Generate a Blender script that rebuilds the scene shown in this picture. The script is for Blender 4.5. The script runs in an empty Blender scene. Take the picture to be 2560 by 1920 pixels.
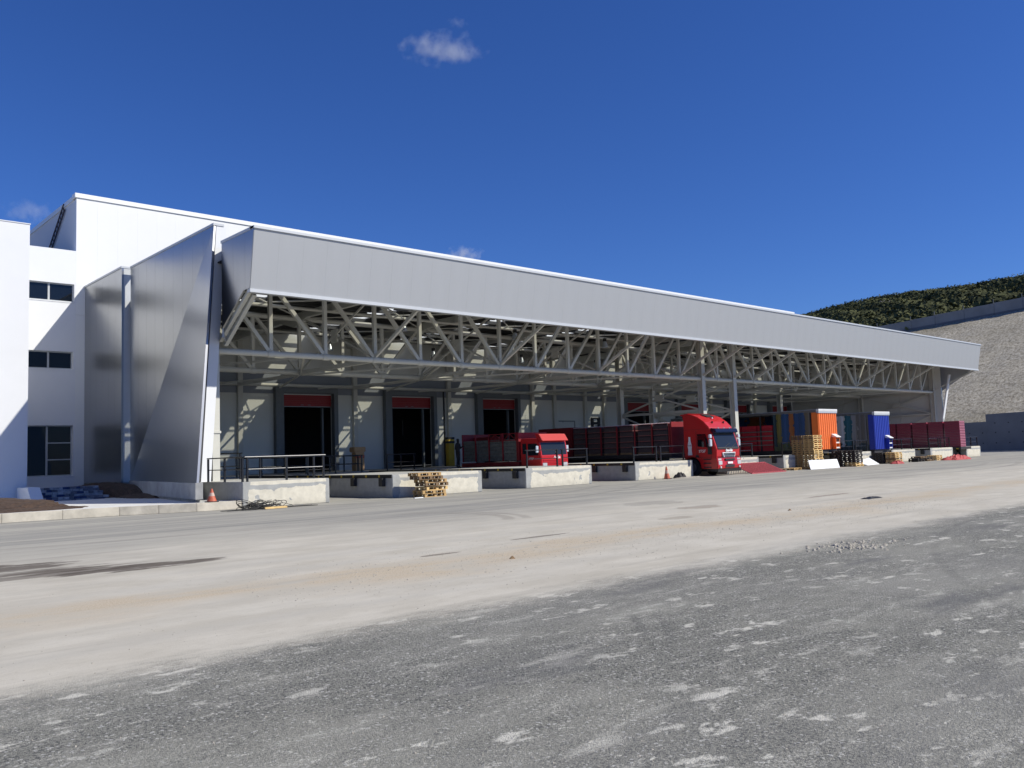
import bpy, math, random
import numpy as np
from mathutils import Vector, Matrix
random.seed(7); rng = np.random.default_rng(7)
S = bpy.context.scene
COL = S.collection
PI = math.pi

# ------------------------------------------------------------------ camera
cam_d = bpy.data.cameras.new('camera'); cam = bpy.data.objects.new('camera', cam_d); COL.objects.link(cam)
R = Matrix(((0.738119, -0.030025, -0.674002), (-0.673818, -0.083036, -0.734217), (-0.033921, 0.996094, -0.081522)))
cam.matrix_world = Matrix.Translation((0, 0, 1.7)) @ R.to_4x4()
cam_d.sensor_width = 36; cam_d.lens = 36 * 2155 / 2560
cam_d.clip_start = 0.1; cam_d.clip_end = 20000
S.camera = cam
# ------------------------------------------------------------------ sky, sun, exposure
SUN = Vector((0.675, -0.94, 1.0)).normalized()       # towards the sun
w = bpy.data.worlds.new('World'); S.world = w; w.use_nodes = True
nt = w.node_tree; nt.nodes.clear()
out = nt.nodes.new('ShaderNodeOutputWorld'); bg = nt.nodes.new('ShaderNodeBackground')
sky = nt.nodes.new('ShaderNodeTexSky'); sky.sky_type = 'NISHITA'; sky.sun_disc = False
sky.sun_elevation = math.asin(SUN.z); sky.sun_rotation = math.atan2(SUN.x, SUN.y)
sky.altitude = 200; sky.air_density = 1.0; sky.dust_density = 0.1; sky.ozone_density = 3.5
hs = nt.nodes.new('ShaderNodeHueSaturation'); hs.inputs['Saturation'].default_value = 1.12; tint = nt.nodes.new('ShaderNodeVectorMath'); tint.operation = 'MULTIPLY'; tint.inputs[1].default_value = (0.64, 0.92, 1.60)
nt.links.new(sky.outputs[0], hs.inputs['Color']); nt.links.new(hs.outputs[0], tint.inputs[0]); nt.links.new(tint.outputs[0], bg.inputs[0]); bg.inputs[1].default_value = 0.062
nt.links.new(bg.outputs[0], out.inputs[0])
sd = bpy.data.lights.new('sun', 'SUN'); sd.energy = 5.0; sd.angle = math.radians(0.53); sd.color = (1.0, 0.95, 0.83)
so = bpy.data.objects.new('sun', sd); COL.objects.link(so)
so.rotation_euler = (-SUN).to_track_quat('-Z', 'Y').to_euler()
S.view_settings.view_transform = 'Standard'; S.view_settings.look = 'None'
S.view_settings.exposure = 0.12; S.view_settings.gamma = 1.0; S.view_settings.use_curve_mapping = False
S.render.engine = 'CYCLES'
S.cycles.max_bounces = 8; S.cycles.transparent_max_bounces = 12; S.cycles.volume_bounces = 1

# ------------------------------------------------------------------ materials
def N(nt, t, **k):
    n = nt.nodes.new('ShaderNode' + t)
    for a, v in k.items():
        if a in n.inputs: n.inputs[a].default_value = v
        else: setattr(n, a, v)
    return n
def M(name, col, rough=0.7, metal=0.0, var=0.12, scale=3.0, bump=0.0, bscale=40.0, spec=0.5, coord='Object', fine=0.0, streak=None, coat=0.0):
    m = bpy.data.materials.new(name); m.use_nodes = True
    t = m.node_tree; b = t.nodes['Principled BSDF']
    b.inputs['Roughness'].default_value = rough; b.inputs['Metallic'].default_value = metal
    b.inputs['Specular IOR Level'].default_value = spec
    if coat: b.inputs['Coat Weight'].default_value = coat; b.inputs['Coat Roughness'].default_value = 0.06
    tc = N(t, 'TexCoord'); src = tc.outputs[coord]
    if streak:
        mp = N(t, 'Mapping'); mp.inputs['Scale'].default_value = streak; t.links.new(src, mp.inputs[0]); src = mp.outputs[0]
    n = N(t, 'TexNoise', Scale=scale, Detail=6.0, Roughness=0.6); t.links.new(src, n.inputs['Vector'])
    mr = N(t, 'MapRange'); mr.inputs['From Min'].default_value = 0.3; mr.inputs['From Max'].default_value = 0.7
    mr.inputs['To Min'].default_value = 1 - var; mr.inputs['To Max'].default_value = 1 + var
    t.links.new(n.outputs[0], mr.inputs[0])
    mx = N(t, 'VectorMath', operation='SCALE'); mx.inputs[0].default_value = col[:3]
    t.links.new(mr.outputs[0], mx.inputs['Scale']); t.links.new(mx.outputs[0], b.inputs['Base Color'])
    if bump:
        n2 = N(t, 'TexNoise', Scale=bscale, Detail=4.0); t.links.new(tc.outputs[coord], n2.inputs['Vector'])
        bp = N(t, 'Bump', Strength=bump, Distance=0.02); t.links.new(n2.outputs[0], bp.inputs['Height']); t.links.new(bp.outputs[0], b.inputs['Normal'])
    return m

m_white_panel = M('white_cladding', (0.74, 0.75, 0.75), 0.45, var=0.015, scale=0.4)
m_plaster = M('white_plaster', (0.72, 0.735, 0.76), 0.85, var=0.02, scale=0.6, bump=0.15, bscale=20)
m_coping = M('coping', (0.80, 0.81, 0.80), 0.4, var=0.02)
m_fascia = M('fascia_silver', (0.43, 0.44, 0.45), 0.45, 0.30, var=0.03, scale=0.8, streak=(1, 1, 0.12), bump=0.04, bscale=1.2)
m_silver = M('wing_silver', (0.36, 0.365, 0.37), 0.28, 0.88, var=0.05, scale=0.35, streak=(1, 1, 0.4), bump=0.03, bscale=3)
m_trim = M('light_trim', (0.50, 0.52, 0.54), 0.4, 0.1, var=0.03)
m_steel = M('cream_steel', (0.55, 0.545, 0.49), 0.5, var=0.05, scale=1.5)
m_deck = M('dark_roof_deck', (0.04, 0.041, 0.041), 0.6, var=0.1)
m_purlin = M('grey_purlin', (0.07, 0.071, 0.07), 0.5, 0.3, var=0.1)
m_inwall = M('dock_wall_panel', (0.60, 0.61, 0.57), 0.6, var=0.03, scale=0.5)
m_band = M('grey_wall_band', (0.22, 0.24, 0.27), 0.5, 0.2, var=0.06, scale=0.7)
m_doorframe = M('dock_shelter_grey', (0.14, 0.155, 0.165), 0.6, var=0.08)
m_black = M('black_rubber', (0.018, 0.018, 0.02), 0.6, var=0.2)
m_blackpaint = M('black_paint', (0.012, 0.012, 0.015), 0.25, var=0.1)
m_yellow = M('yellow_paint', (0.50, 0.34, 0.03), 0.5, var=0.1)
m_shutter = M('red_shutter', (0.27, 0.010, 0.014), 0.5, var=0.06)
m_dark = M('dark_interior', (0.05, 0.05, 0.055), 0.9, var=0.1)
m_red = M('truck_red', (0.46, 0.007, 0.011), 0.38, var=0.03, coat=0.25)
m_redmatt = M('red_matt', (0.22, 0.010, 0.016), 0.6, var=0.12, scale=2)
m_grill = M('pale_grille', (0.68, 0.69, 0.70), 0.3, var=0.02)
m_lamp = M('headlamp', (0.75, 0.76, 0.78), 0.12, 0.5, var=0.1, scale=30)
m_text = M('white_lettering', (0.82, 0.82, 0.82), 0.5, var=0.01)
m_tyre = M('tyre', (0.02, 0.02, 0.021), 0.8, var=0.15, scale=8)
m_rim = M('rim', (0.16, 0.16, 0.165), 0.45, 0.5, var=0.1)
m_mirror = M('mirror_white', (0.6, 0.66, 0.72), 0.2, 0.3, var=0.03)
m_orange = M('orange_panel', (0.85, 0.19, 0.035), 0.45, var=0.04)
m_blue = M('blue_panel', (0.02, 0.045, 0.36), 0.4, var=0.05)
m_cap = M('white_cap', (0.72, 0.72, 0.70), 0.5, var=0.04)
m_greycap = M('grey_cap', (0.40, 0.43, 0.48), 0.5, var=0.04)
m_wood = M('pallet_wood', (0.46, 0.30, 0.13), 0.8, var=0.3, scale=5, streak=(1, 1, 4))
m_woodpale = M('pale_wood', (0.66, 0.46, 0.20), 0.8, var=0.2, scale=5)  # paler wood tone for some pallets and a plank
m_woodold = M('weathered_wood', (0.20, 0.13, 0.07), 0.85, var=0.35, scale=5)
m_woodblack = M('blackened_wood', (0.045, 0.04, 0.038), 0.8, var=0.3, scale=5)
m_cone = M('cone_orange', (0.45, 0.10, 0.05), 0.6, var=0.2, scale=9)
m_conewhite = M('cone_band', (0.5, 0.36, 0.3), 0.6, var=0.1)
m_cable = M('black_cable', (0.02, 0.02, 0.02), 0.6, var=0.2)
m_bottle = M('dark_bottles', (0.06, 0.035, 0.033), 0.35, var=0.5, scale=30)
m_pad = M('pink_layer_pad', (0.42, 0.14, 0.14), 0.7, var=0.3, scale=12)
m_caps = M('silver_caps', (0.6, 0.6, 0.6), 0.4, var=0.2, scale=20)
m_purple = M('purple_red_crate', (0.26, 0.035, 0.065), 0.5, var=0.12, scale=8)
m_purplelit = M('sunlit_crate_end', (0.42, 0.16, 0.22), 0.5, var=0.15, scale=8)  # lighter copy of the crate colour, sunlight painted on the end
m_crate = M('red_crate', (0.45, 0.012, 0.03), 0.5, var=0.15, scale=6)
m_greypack = M('grey_film_pack', (0.13, 0.135, 0.13), 0.45, var=0.35, scale=5)
m_chassis = M('chassis_dark', (0.03, 0.028, 0.03), 0.6, var=0.2)
m_alu = M('aluminium', (0.19, 0.19, 0.195), 0.4, 0.6, var=0.05)
m_box = M('tan_cardboard', (0.48, 0.30, 0.15), 0.8, var=0.12, scale=6)
m_boardw = M('white_board', (0.78, 0.79, 0.80), 0.6, var=0.03)
m_tarp = M('red_tarp', (0.40, 0.05, 0.05), 0.7, var=0.2)
m_grate = M('rusty_red_grate', (0.40, 0.07, 0.085), 0.7, var=0.25, scale=10)
m_bin = M('brown_bin', (0.30, 0.23, 0.14), 0.8, var=0.2, scale=6)
m_cloth = M('dark_clothes', (0.010, 0.010, 0.012), 0.9, var=0.2)
m_skin = M('skin', (0.20, 0.11, 0.075), 0.6, var=0.05)
m_soil = M('dark_soil', (0.055, 0.033, 0.022), 0.95, var=0.5, scale=6, bump=0.8, bscale=15)
m_brick = M('painted_brick', (0.17, 0.17, 0.20), 0.9, var=0.45, scale=5)
m_brickblue = M('blue_brick', (0.035, 0.055, 0.14), 0.8, var=0.3, scale=6)
m_winframe = M('window_frame_grey', (0.45, 0.47, 0.48), 0.5, var=0.03)
m_rust = M('dark_ladder', (0.06, 0.045, 0.05), 0.7, var=0.4, scale=5)
m_stone = M('pale_stone', (0.36, 0.335, 0.29), 0.95, var=0.3, scale=20)
m_stoneg = M('asphalt_chip', (0.22, 0.22, 0.225), 0.95, var=0.5, scale=15)
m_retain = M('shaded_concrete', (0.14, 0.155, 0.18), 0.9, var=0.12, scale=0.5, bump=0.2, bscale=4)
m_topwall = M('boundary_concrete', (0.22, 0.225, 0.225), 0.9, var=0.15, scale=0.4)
m_topwalld = M('boundary_concrete_shadow', (0.115, 0.125, 0.145), 0.9, var=0.15, scale=0.3)  # darker copy of the wall concrete, shadow band painted in
m_plinth = M('rough_plinth', (0.30, 0.305, 0.305), 0.9, var=0.25, scale=1.5, bump=0.3, bscale=10)
m_paving = M('pale_paving', (0.62, 0.62, 0.60), 0.85, var=0.10, scale=1.2, bump=0.15, bscale=15)
m_kerb = M('kerb_concrete', (0.52, 0.48, 0.40), 0.9, var=0.28, scale=1.4, bump=0.3, bscale=12)
m_visor = M('dark_visor', (0.012, 0.016, 0.035), 0.12, var=0.05)

def glass(name, col, rough=0.03):
    m = M(name, col, rough, 0.0, var=0.05); b = m.node_tree.nodes['Principled BSDF']; b.inputs['IOR'].default_value = 1.5; b.inputs['Specular IOR Level'].default_value = 0.5
    return m
m_glass = glass('dark_window_glass', (0.006, 0.008, 0.011))
m_wind = glass('windscreen', (0.02, 0.026, 0.035), 0.06)
m_wind.node_tree.nodes['Principled BSDF'].inputs['Specular IOR Level'].default_value = 0.32

# skylight sheet: thin clear plastic, lets sun through
m_sky = bpy.data.materials.new('clear_roof_sheet'); m_sky.use_nodes = True
t = m_sky.node_tree; t.nodes.clear(); o_ = N(t, 'OutputMaterial'); a = N(t, 'BsdfTransparent', Color=(0.92, 0.92, 0.88, 1)); b_ = N(t, 'BsdfTranslucent', Color=(0.8, 0.82, 0.84, 1)); mxs = N(t, 'MixShader'); mxs.inputs[0].default_value = 0.3
t.links.new(a.outputs[0], mxs.inputs[1]); t.links.new(b_.outputs[0], mxs.inputs[2]); t.links.new(mxs.outputs[0], o_.inputs[0])

# painted concrete of the dock piers (irregular cream paint on grey cement)
def pier_mat():
    m = bpy.data.materials.new('pier_paint'); m.use_nodes = True; t = m.node_tree; b = t.nodes['Principled BSDF']; b.inputs['Roughness'].default_value = 0.85
    tc = N(t, 'TexCoord'); geo = N(t, 'NewGeometry')
    sx = N(t, 'SeparateXYZ'); t.links.new(tc.outputs['Generated'], sx.inputs[0])
    sp = N(t, 'SeparateXYZ'); t.links.new(geo.outputs['Position'], sp.inputs[0])
    n = N(t, 'TexNoise', Scale=1.3, Detail=5.0, Roughness=0.6); t.links.new(geo.outputs['Position'], n.inputs['Vector'])
    def mth(op, a, b):
        x = N(t, 'Math', operation=op)
        for i, v in enumerate((a, b)):
            if isinstance(v, (int, float)): x.inputs[i].default_value = v
            else: t.links.new(v, x.inputs[i])
        return x.outputs[0]
    ns = mth('SUBTRACT', n.outputs[0], 0.5)
    hz = mth('ADD', sp.outputs[2], mth('MULTIPLY', ns, 0.45))
    top = mth('MULTIPLY', mth('GREATER_THAN', hz, 0.72), mth('LESS_THAN', mth('ADD', sp.outputs[2], mth('MULTIPLY', ns, 0.10)), 0.86))
    ex = mth('ADD', sx.outputs[0], mth('MULTIPLY', ns, 0.16))
    edge = mth('MAXIMUM', mth('LESS_THAN', ex, 0.07), mth('GREATER_THAN', ex, 0.955))
    blot = mth('GREATER_THAN', n.outputs[0], 0.67)
    grey = mth('MAXIMUM', mth('MAXIMUM', top, edge), blot)
    n2 = N(t, 'TexNoise', Scale=5.0, Detail=6.0); t.links.new(geo.outputs['Position'], n2.inputs['Vector'])
    dirt = mth('ADD', mth('MULTIPLY', n2.outputs[0], 0.5), 0.75)
    low = N(t, 'MapRange'); low.inputs['From Min'].default_value = 0.0; low.inputs['From Max'].default_value = 0.3; low.inputs['To Min'].default_value = 0.8; low.inputs['To Max'].default_value = 1.0
    t.links.new(sp.outputs[2], low.inputs[0])
    dirt = mth('MULTIPLY', dirt, low.outputs[0])
    mix = N(t, 'Mix', data_type='RGBA'); t.links.new(grey, mix.inputs[0]); mix.inputs[6].default_value = (0.60, 0.565, 0.47, 1); mix.inputs[7].default_value = (0.34, 0.345, 0.335, 1)
    # top faces and sides stay bare concrete
    sn = N(t, 'SeparateXYZ'); t.links.new(geo.outputs['Normal'], sn.inputs[0])
    front = mth('LESS_THAN', sn.outputs[1], -0.5)
    mix2 = N(t, 'Mix', data_type='RGBA'); t.links.new(front, mix2.inputs[0]); mix2.inputs[6].default_value = (0.40, 0.40, 0.38, 1); t.links.new(mix.outputs[2], mix2.inputs[7])
    sc = N(t, 'VectorMath', operation='SCALE'); t.links.new(mix2.outputs[2], sc.inputs[0]); t.links.new(dirt, sc.inputs['Scale']); t.links.new(sc.outputs[0], b.inputs['Base Color'])
    bp = N(t, 'Bump', Strength=0.3, Distance=0.02); t.links.new(n2.outputs[0], bp.inputs['Height']); t.links.new(bp.outputs[0], b.inputs['Normal'])
    return m
m_pier = pier_mat()

# the yard: asphalt in front, band of dust, dusty grey concrete behind
def ground_mat():
    m = bpy.data.materials.new('yard_ground'); m.use_nodes = True; t = m.node_tree; b = t.nodes['Principled BSDF']; b.inputs['Roughness'].default_value = 0.95; b.inputs['Specular IOR Level'].default_value = 0.2
    geo = N(t, 'NewGeometry'); P = geo.outputs['Position']
    sp = N(t, 'SeparateXYZ'); t.links.new(P, sp.inputs[0]); X, Y = sp.outputs[0], sp.outputs[1]
    def mth(op, a, b=0.0, c=None):
        x = N(t, 'Math', operation=op)
        for i, v in enumerate((a, b, c)):
            if v is None: continue
            if isinstance(v, (int, float)): x.inputs[i].default_value = v
            else: t.links.new(v, x.inputs[i])
        return x.outputs[0]
    def noise(scale, st=(1, 1, 1), det=6.0, off=0.0, ro=0.6):
        mp = N(t, 'Mapping'); mp.inputs['Scale'].default_value = st; mp.inputs['Location'].default_value = (off, off * 1.7, 0); t.links.new(P, mp.inputs[0])
        n = N(t, 'TexNoise', Scale=scale, Detail=det, Roughness=ro); t.links.new(mp.outputs[0], n.inputs['Vector']); return n.outputs[0]
    def ramp(v, a, b_):
        r = N(t, 'MapRange', interpolation_type='SMOOTHSTEP'); r.inputs['From Min'].default_value = a; r.inputs['From Max'].default_value = b_; t.links.new(v, r.inputs[0]); return r.outputs[0]
    def mix(f, c1, c2):
        x = N(t, 'Mix', data_type='RGBA')
        if isinstance(f, float): x.inputs[0].default_value = f
        else: t.links.new(f, x.inputs[0])
        for i, c in ((6, c1), (7, c2)):
            if isinstance(c, tuple): x.inputs[i].default_value = c + (1,)
            else: t.links.new(c, x.inputs[i])
        return x.outputs[2]
    big = noise(0.35, (0.5, 1, 1)); mid = noise(1.4, (0.45, 1, 1), off=5); streak = noise(0.9, (0.09, 1, 1), off=9); fine = noise(45, det=3); vfine = noise(120, det=2)
    track = noise(2.6, (0.04, 1, 1), off=31)
    # asphalt in front
    chips = N(t, 'TexVoronoi', Scale=62.0); t.links.new(P, chips.inputs['Vector'])
    asp = mix(ramp(fine, 0.3, 0.7), (0.095, 0.096, 0.086), (0.25, 0.246, 0.216))
    vc = N(t, 'TexVoronoi', Scale=58.0); t.links.new(P, vc.inputs['Vector']); vs_ = N(t, 'SeparateColor'); t.links.new(vc.outputs['Color'], vs_.inputs[0])
    vd = N(t, 'TexVoronoi', Scale=80.0); t.links.new(P, vd.inputs['Vector']); vt_ = N(t, 'SeparateColor'); t.links.new(vd.outputs['Color'], vt_.inputs[0])
    asp = mix(mth('MULTIPLY', ramp(vt_.outputs[0], 0.2, 0.9), 0.6), asp, (0.30, 0.296, 0.258)); asp = mix(mth('MULTIPLY', mth('GREATER_THAN', vs_.outputs[1], 0.84), 0.8), asp, (0.07, 0.07, 0.072)); asp = mix(mth('MULTIPLY', mth('GREATER_THAN', vs_.outputs[0], 0.955), 0.8), asp, (0.52, 0.51, 0.48))
    asp = mix(mth('MULTIPLY', ramp(noise(0.55, (0.5, 1, 1), off=83, ro=0.7), 0.42, 0.66), 0.55), asp, (0.35, 0.343, 0.295)); asp = mix(mth('MULTIPLY', ramp(big, 0.40, 0.68), 0.4), asp, (0.27, 0.265, 0.243))
    dusty = noise(3.2, (0.55, 1, 1), off=13)
    spots = mth('MULTIPLY', ramp(mth('ADD', dusty, mth('MULTIPLY', mth('SUBTRACT', noise(14, (0.7, 1, 1), off=91), 0.5), 0.22)), 0.57, 0.65), ramp(noise(0.5, (0.5, 1, 1), off=21), 0.40, 0.55))
    sp2 = mth('MULTIPLY', ramp(noise(9.0, (0.6, 1, 1), off=51, ro=0.7), 0.60, 0.66), ramp(noise(0.9, (0.5, 1, 1), off=61), 0.42, 0.6))
    sp4 = mth('MULTIPLY', mth('MULTIPLY', ramp(noise(3.0, (0.35, 1.1, 1), off=111, ro=0.8), 0.50, 0.72), ramp(fine, 0.4, 0.62)), 0.75)
    sp3 = mth('MULTIPLY', ramp(noise(1.1, (0.4, 1.2, 1), off=71, ro=0.75), 0.56, 0.70), 0.6)
    spots = mth('MAXIMUM', mth('MAXIMUM', mth('MAXIMUM', spots, sp2), sp3), sp4)
    spots = mth('MULTIPLY', spots, mth('ADD', 0.55, mth('MULTIPLY', fine, 0.8)))
    asp = mix(mth('MULTIPLY', spots, 0.9), asp, (0.62, 0.60, 0.53))
    dk = ramp(noise(0.8, (0.3, 1, 1), off=44), 0.55, 0.7)
    asp = mix(mth('MULTIPLY', dk, 0.7), asp, (0.13, 0.13, 0.13))
    # dust band
    dust = mix(ramp(mid, 0.3, 0.7), (0.44, 0.41, 0.345), (0.53, 0.50, 0.43))
    dust = mix(mth('MULTIPLY', ramp(streak, 0.45, 0.7), 0.7), dust, (0.44, 0.42, 0.37))
    tan = mth('MULTIPLY', ramp(mth('ABSOLUTE', mth('SUBTRACT', mth('ADD', Y, mth('MULTIPLY', mth('SUBTRACT', big, 0.5), 5.0)), 11.2)), 1.5, 0.2), ramp(mid, 0.3, 0.6))
    dust = mix(mth('MULTIPLY', tan, 0.75), dust, mix(ramp(fine, 0.35, 0.65), (0.36, 0.28, 0.185), (0.54, 0.46, 0.34)))
    dust = mix(mth('MULTIPLY', ramp(fine, 0.55, 0.7), 0.25), dust, (0.3, 0.27, 0.22))
    mott = noise(9, (0.5, 1, 1), off=37, ro=0.75); dust = mix(mth('MULTIPLY', ramp(mott, 0.52, 0.70), 0.35), dust, (0.33, 0.30, 0.245)); dust = mix(mth('MULTIPLY', ramp(noise(1.8, (0.06, 1, 1), off=67), 0.55, 0.66), 0.4), dust, (0.36, 0.335, 0.285))
    # concrete beyond
    con = mix(ramp(streak, 0.3, 0.7), (0.265, 0.26, 0.24), (0.375, 0.36, 0.315))
    con = mix(mth('MULTIPLY', ramp(track, 0.48, 0.66), 0.5), con, (0.20, 0.198, 0.188))
    con = mix(mth('MULTIPLY', ramp(mott, 0.5, 0.7), 0.3), con, (0.20, 0.195, 0.18)); con = mix(mth('MULTIPLY', ramp(mid, 0.5, 0.75), 0.4), con, (0.42, 0.40, 0.34))
    nw = mth('MULTIPLY', mth('SUBTRACT', mid, 0.5), 1.1); nb = mth('MULTIPLY', mth('SUBTRACT', big, 0.5), 9.0)
    y1 = mth('ADD', mth('ADD', mth('ADD', Y, nw), mth('MULTIPLY', mth('SUBTRACT', noise(6, (0.5, 1, 1), off=121, ro=0.75), 0.5), 1.3)), mth('MULTIPLY', mth('SUBTRACT', fine, 0.5), 0.35))
    f1 = ramp(y1, 7.0, 8.1)
    f2 = ramp(mth('ADD', Y, nb), 14.5, 23.0)
    col = mix(f1, asp, mix(f2, dust, con))
    # oil stains: two elongated patches on the left plus a few small ones
    def stain(cx, cy, rx, ry, amt, c=(0.07, 0.055, 0.045), off=2.0, th=0.75):
        nonlocal col
        dx = mth('DIVIDE', mth('SUBTRACT', X, cx), rx); dy = mth('DIVIDE', mth('SUBTRACT', Y, cy), ry)
        r = mth('ADD', mth('MULTIPLY', dx, dx), mth('MULTIPLY', dy, dy))
        r = mth('ADD', r, mth('MULTIPLY', mth('SUBTRACT', noise(2.5, (0.5, 1.5, 1), off=off), 0.5), 3.2))
        col = mix(mth('MULTIPLY', ramp(r, 1.0, th), amt), col, c)
    stain(3.2, 17.4, 2.0, 0.8, 0.8, th=0.3); stain(4.1, 16.2, 1.5, 0.5, 0.8, off=4, th=0.1); stain(5.4, 15.4, 1.7, 0.5, 0.85, off=6, th=0.3); stain(3.9, 15.7, 1.5, 0.3, 0.6, off=8)
    stain(12.5, 12.9, 0.8, 0.12, 0.6, off=11); stain(9.4, 12.2, 0.5, 0.1, 0.6, off=14); stain(17.5, 13.2, 0.7, 0.3, 0.4, (0.2, 0.17, 0.13), 17); stain(22, 17.5, 1.3, 0.8, 0.35, (0.2, 0.19, 0.17), 19)
    stain(27, 14.2, 1.6, 0.2, 0.5, (0.16, 0.12, 0.10), 23); stain(21, 15.0, 0.9, 0.5, 0.45, (0.2, 0.16, 0.12), 27)
    def tyre(cx, cy, R_, w_, a0, a1, amt, c=(0.09, 0.09, 0.088)):
        nonlocal col
        dx = mth('SUBTRACT', X, cx); dy = mth('SUBTRACT', Y, cy); r = mth('SQRT', mth('ADD', mth('MULTIPLY', dx, dx), mth('MULTIPLY', dy, dy)))
        ang = mth('ARCTAN2', dy, dx); m1 = ramp(mth('ABSOLUTE', mth('SUBTRACT', r, R_)), w_, w_ * .4)
        m2 = mth('MULTIPLY', ramp(ang, a0, a0 + 0.12), ramp(ang, a1, a1 - 0.12))
        col = mix(mth('MULTIPLY', mth('MULTIPLY', mth('MULTIPLY', m1, m2), ramp(mid, 0.3, 0.55)), amt), col, c)
    tyre(3.2, 9.0, 4.9, 0.07, -0.95, -0.6, 0.35); tyre(3.2, 9.0, 5.15, 0.07, -1.0, -0.62, 0.3)
    tyre(22, -14, 19.3, 0.10, 1.2, 2.3, 0.25); tyre(22, -14, 21.2, 0.10, 1.2, 2.3, 0.2)
    tyre(12, 60, 39.0, 0.22, -2.2, -0.9, 0.35, (0.17, 0.165, 0.155)); tyre(12, 60, 37.0, 0.22, -2.2, -0.9, 0.35, (0.17, 0.165, 0.155)); tyre(50, 70, 52, 0.3, -2.6, -1.2, 0.35, (0.17, 0.165, 0.155)); tyre(50, 70, 50, 0.3, -2.6, -1.2, 0.3, (0.17, 0.165, 0.155))
    tyre(13, 19.5, 3.4, 0.25, -0.9, 0.9, 0.45, (0.22, 0.2, 0.17)); tyre(13, 19.5, 3.9, 0.2, -0.8, 0.8, 0.4, (0.22, 0.2, 0.17))
    t.links.new(col, b.inputs['Base Color'])
    h = mth('ADD', mth('MULTIPLY', fine, 0.7), mth('MULTIPLY', vfine, 0.5))
    bp = N(t, 'Bump', Distance=0.03); t.links.new(mth('SUBTRACT', 0.75, mth('MULTIPLY', f1, 0.55)), bp.inputs['Strength']); t.links.new(h, bp.inputs['Height']); t.links.new(bp.outputs[0], b.inputs['Normal'])
    return m
m_ground = ground_mat()
def slope_mat():
    m = bpy.data.materials.new('rubble_slope'); m.use_nodes = True; t = m.node_tree; b = t.nodes['Principled BSDF']; b.inputs['Roughness'].default_value = 1.0; b.inputs['Specular IOR Level'].default_value = 0.1
    geo = N(t, 'NewGeometry'); mp = N(t, 'Mapping'); mp.inputs['Scale'].default_value = (1, 1.5, 1.6); t.links.new(geo.outputs['Position'], mp.inputs[0])
    n1 = N(t, 'TexNoise', Scale=1.7, Detail=8.0, Roughness=0.8); n2 = N(t, 'TexNoise', Scale=0.06, Detail=3.0); n3 = N(t, 'TexNoise', Scale=3.5, Detail=4.0)
    t.links.new(mp.outputs[0], n1.inputs['Vector']); t.links.new(geo.outputs['Position'], n2.inputs['Vector']); t.links.new(mp.outputs[0], n3.inputs['Vector'])
    cr = N(t, 'ValToRGB'); e = cr.color_ramp.elements; e[0].position = 0.36; e[0].color = (0.15, 0.13, 0.095, 1); e[1].position = 0.64; e[1].color = (0.56, 0.52, 0.43, 1)
    t.links.new(n1.outputs[0], cr.inputs[0])
    mx = N(t, 'Mix', data_type='RGBA'); mx.inputs[7].default_value = (0.17, 0.15, 0.10, 1); t.links.new(cr.outputs[0], mx.inputs[6])
    rr = N(t, 'MapRange'); rr.inputs['From Min'].default_value = 0.45; rr.inputs['From Max'].default_value = 0.7; rr.inputs['To Max'].default_value = 0.5; t.links.new(n2.outputs[0], rr.inputs[0]); t.links.new(rr.outputs[0], mx.inputs[0])
    t.links.new(mx.outputs[2], b.inputs['Base Color'])
    bp = N(t, 'Bump', Strength=0.7, Distance=0.16); t.links.new(n1.outputs[0], bp.inputs['Height']); t.links.new(bp.outputs[0], b.inputs['Normal'])
    return m
m_slope = slope_mat()
m_hill = M('hill_earth', (0.10, 0.095, 0.05), 1.0, var=0.5, scale=0.08, bump=0.5, bscale=0.6)

def leafmat():
    m = bpy.data.materials.new('scrub_leaves'); m.use_nodes = True; t = m.node_tree; b = t.nodes['Principled BSDF']; b.inputs['Roughness'].default_value = 0.9; b.inputs['Specular IOR Level'].default_value = 0.15
    geo = N(t, 'NewGeometry'); n = N(t, 'TexNoise', Scale=0.12, Detail=5.0); t.links.new(geo.outputs['Position'], n.inputs['Vector'])
    cr = N(t, 'ValToRGB'); e = cr.color_ramp.elements; e[0].position = 0.38; e[0].color = (0.038, 0.045, 0.02, 1); e[1].position = 0.66; e[1].color = (0.115, 0.12, 0.05, 1)
    t.links.new(n.outputs[0], cr.inputs[0])
    hv = N(t, 'HueSaturation'); t.links.new(cr.outputs[0], hv.inputs['Color']); mr = N(t, 'MapRange'); mr.inputs['To Min'].default_value = 0.85; mr.inputs['To Max'].default_value = 1.15; t.links.new(geo.outputs['Random Per Island'], mr.inputs[0]); t.links.new(mr.outputs[0], hv.inputs['Value'])
    t.links.new(hv.outputs[0], b.inputs['Base Color']); return m
m_leaf = leafmat()
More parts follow.
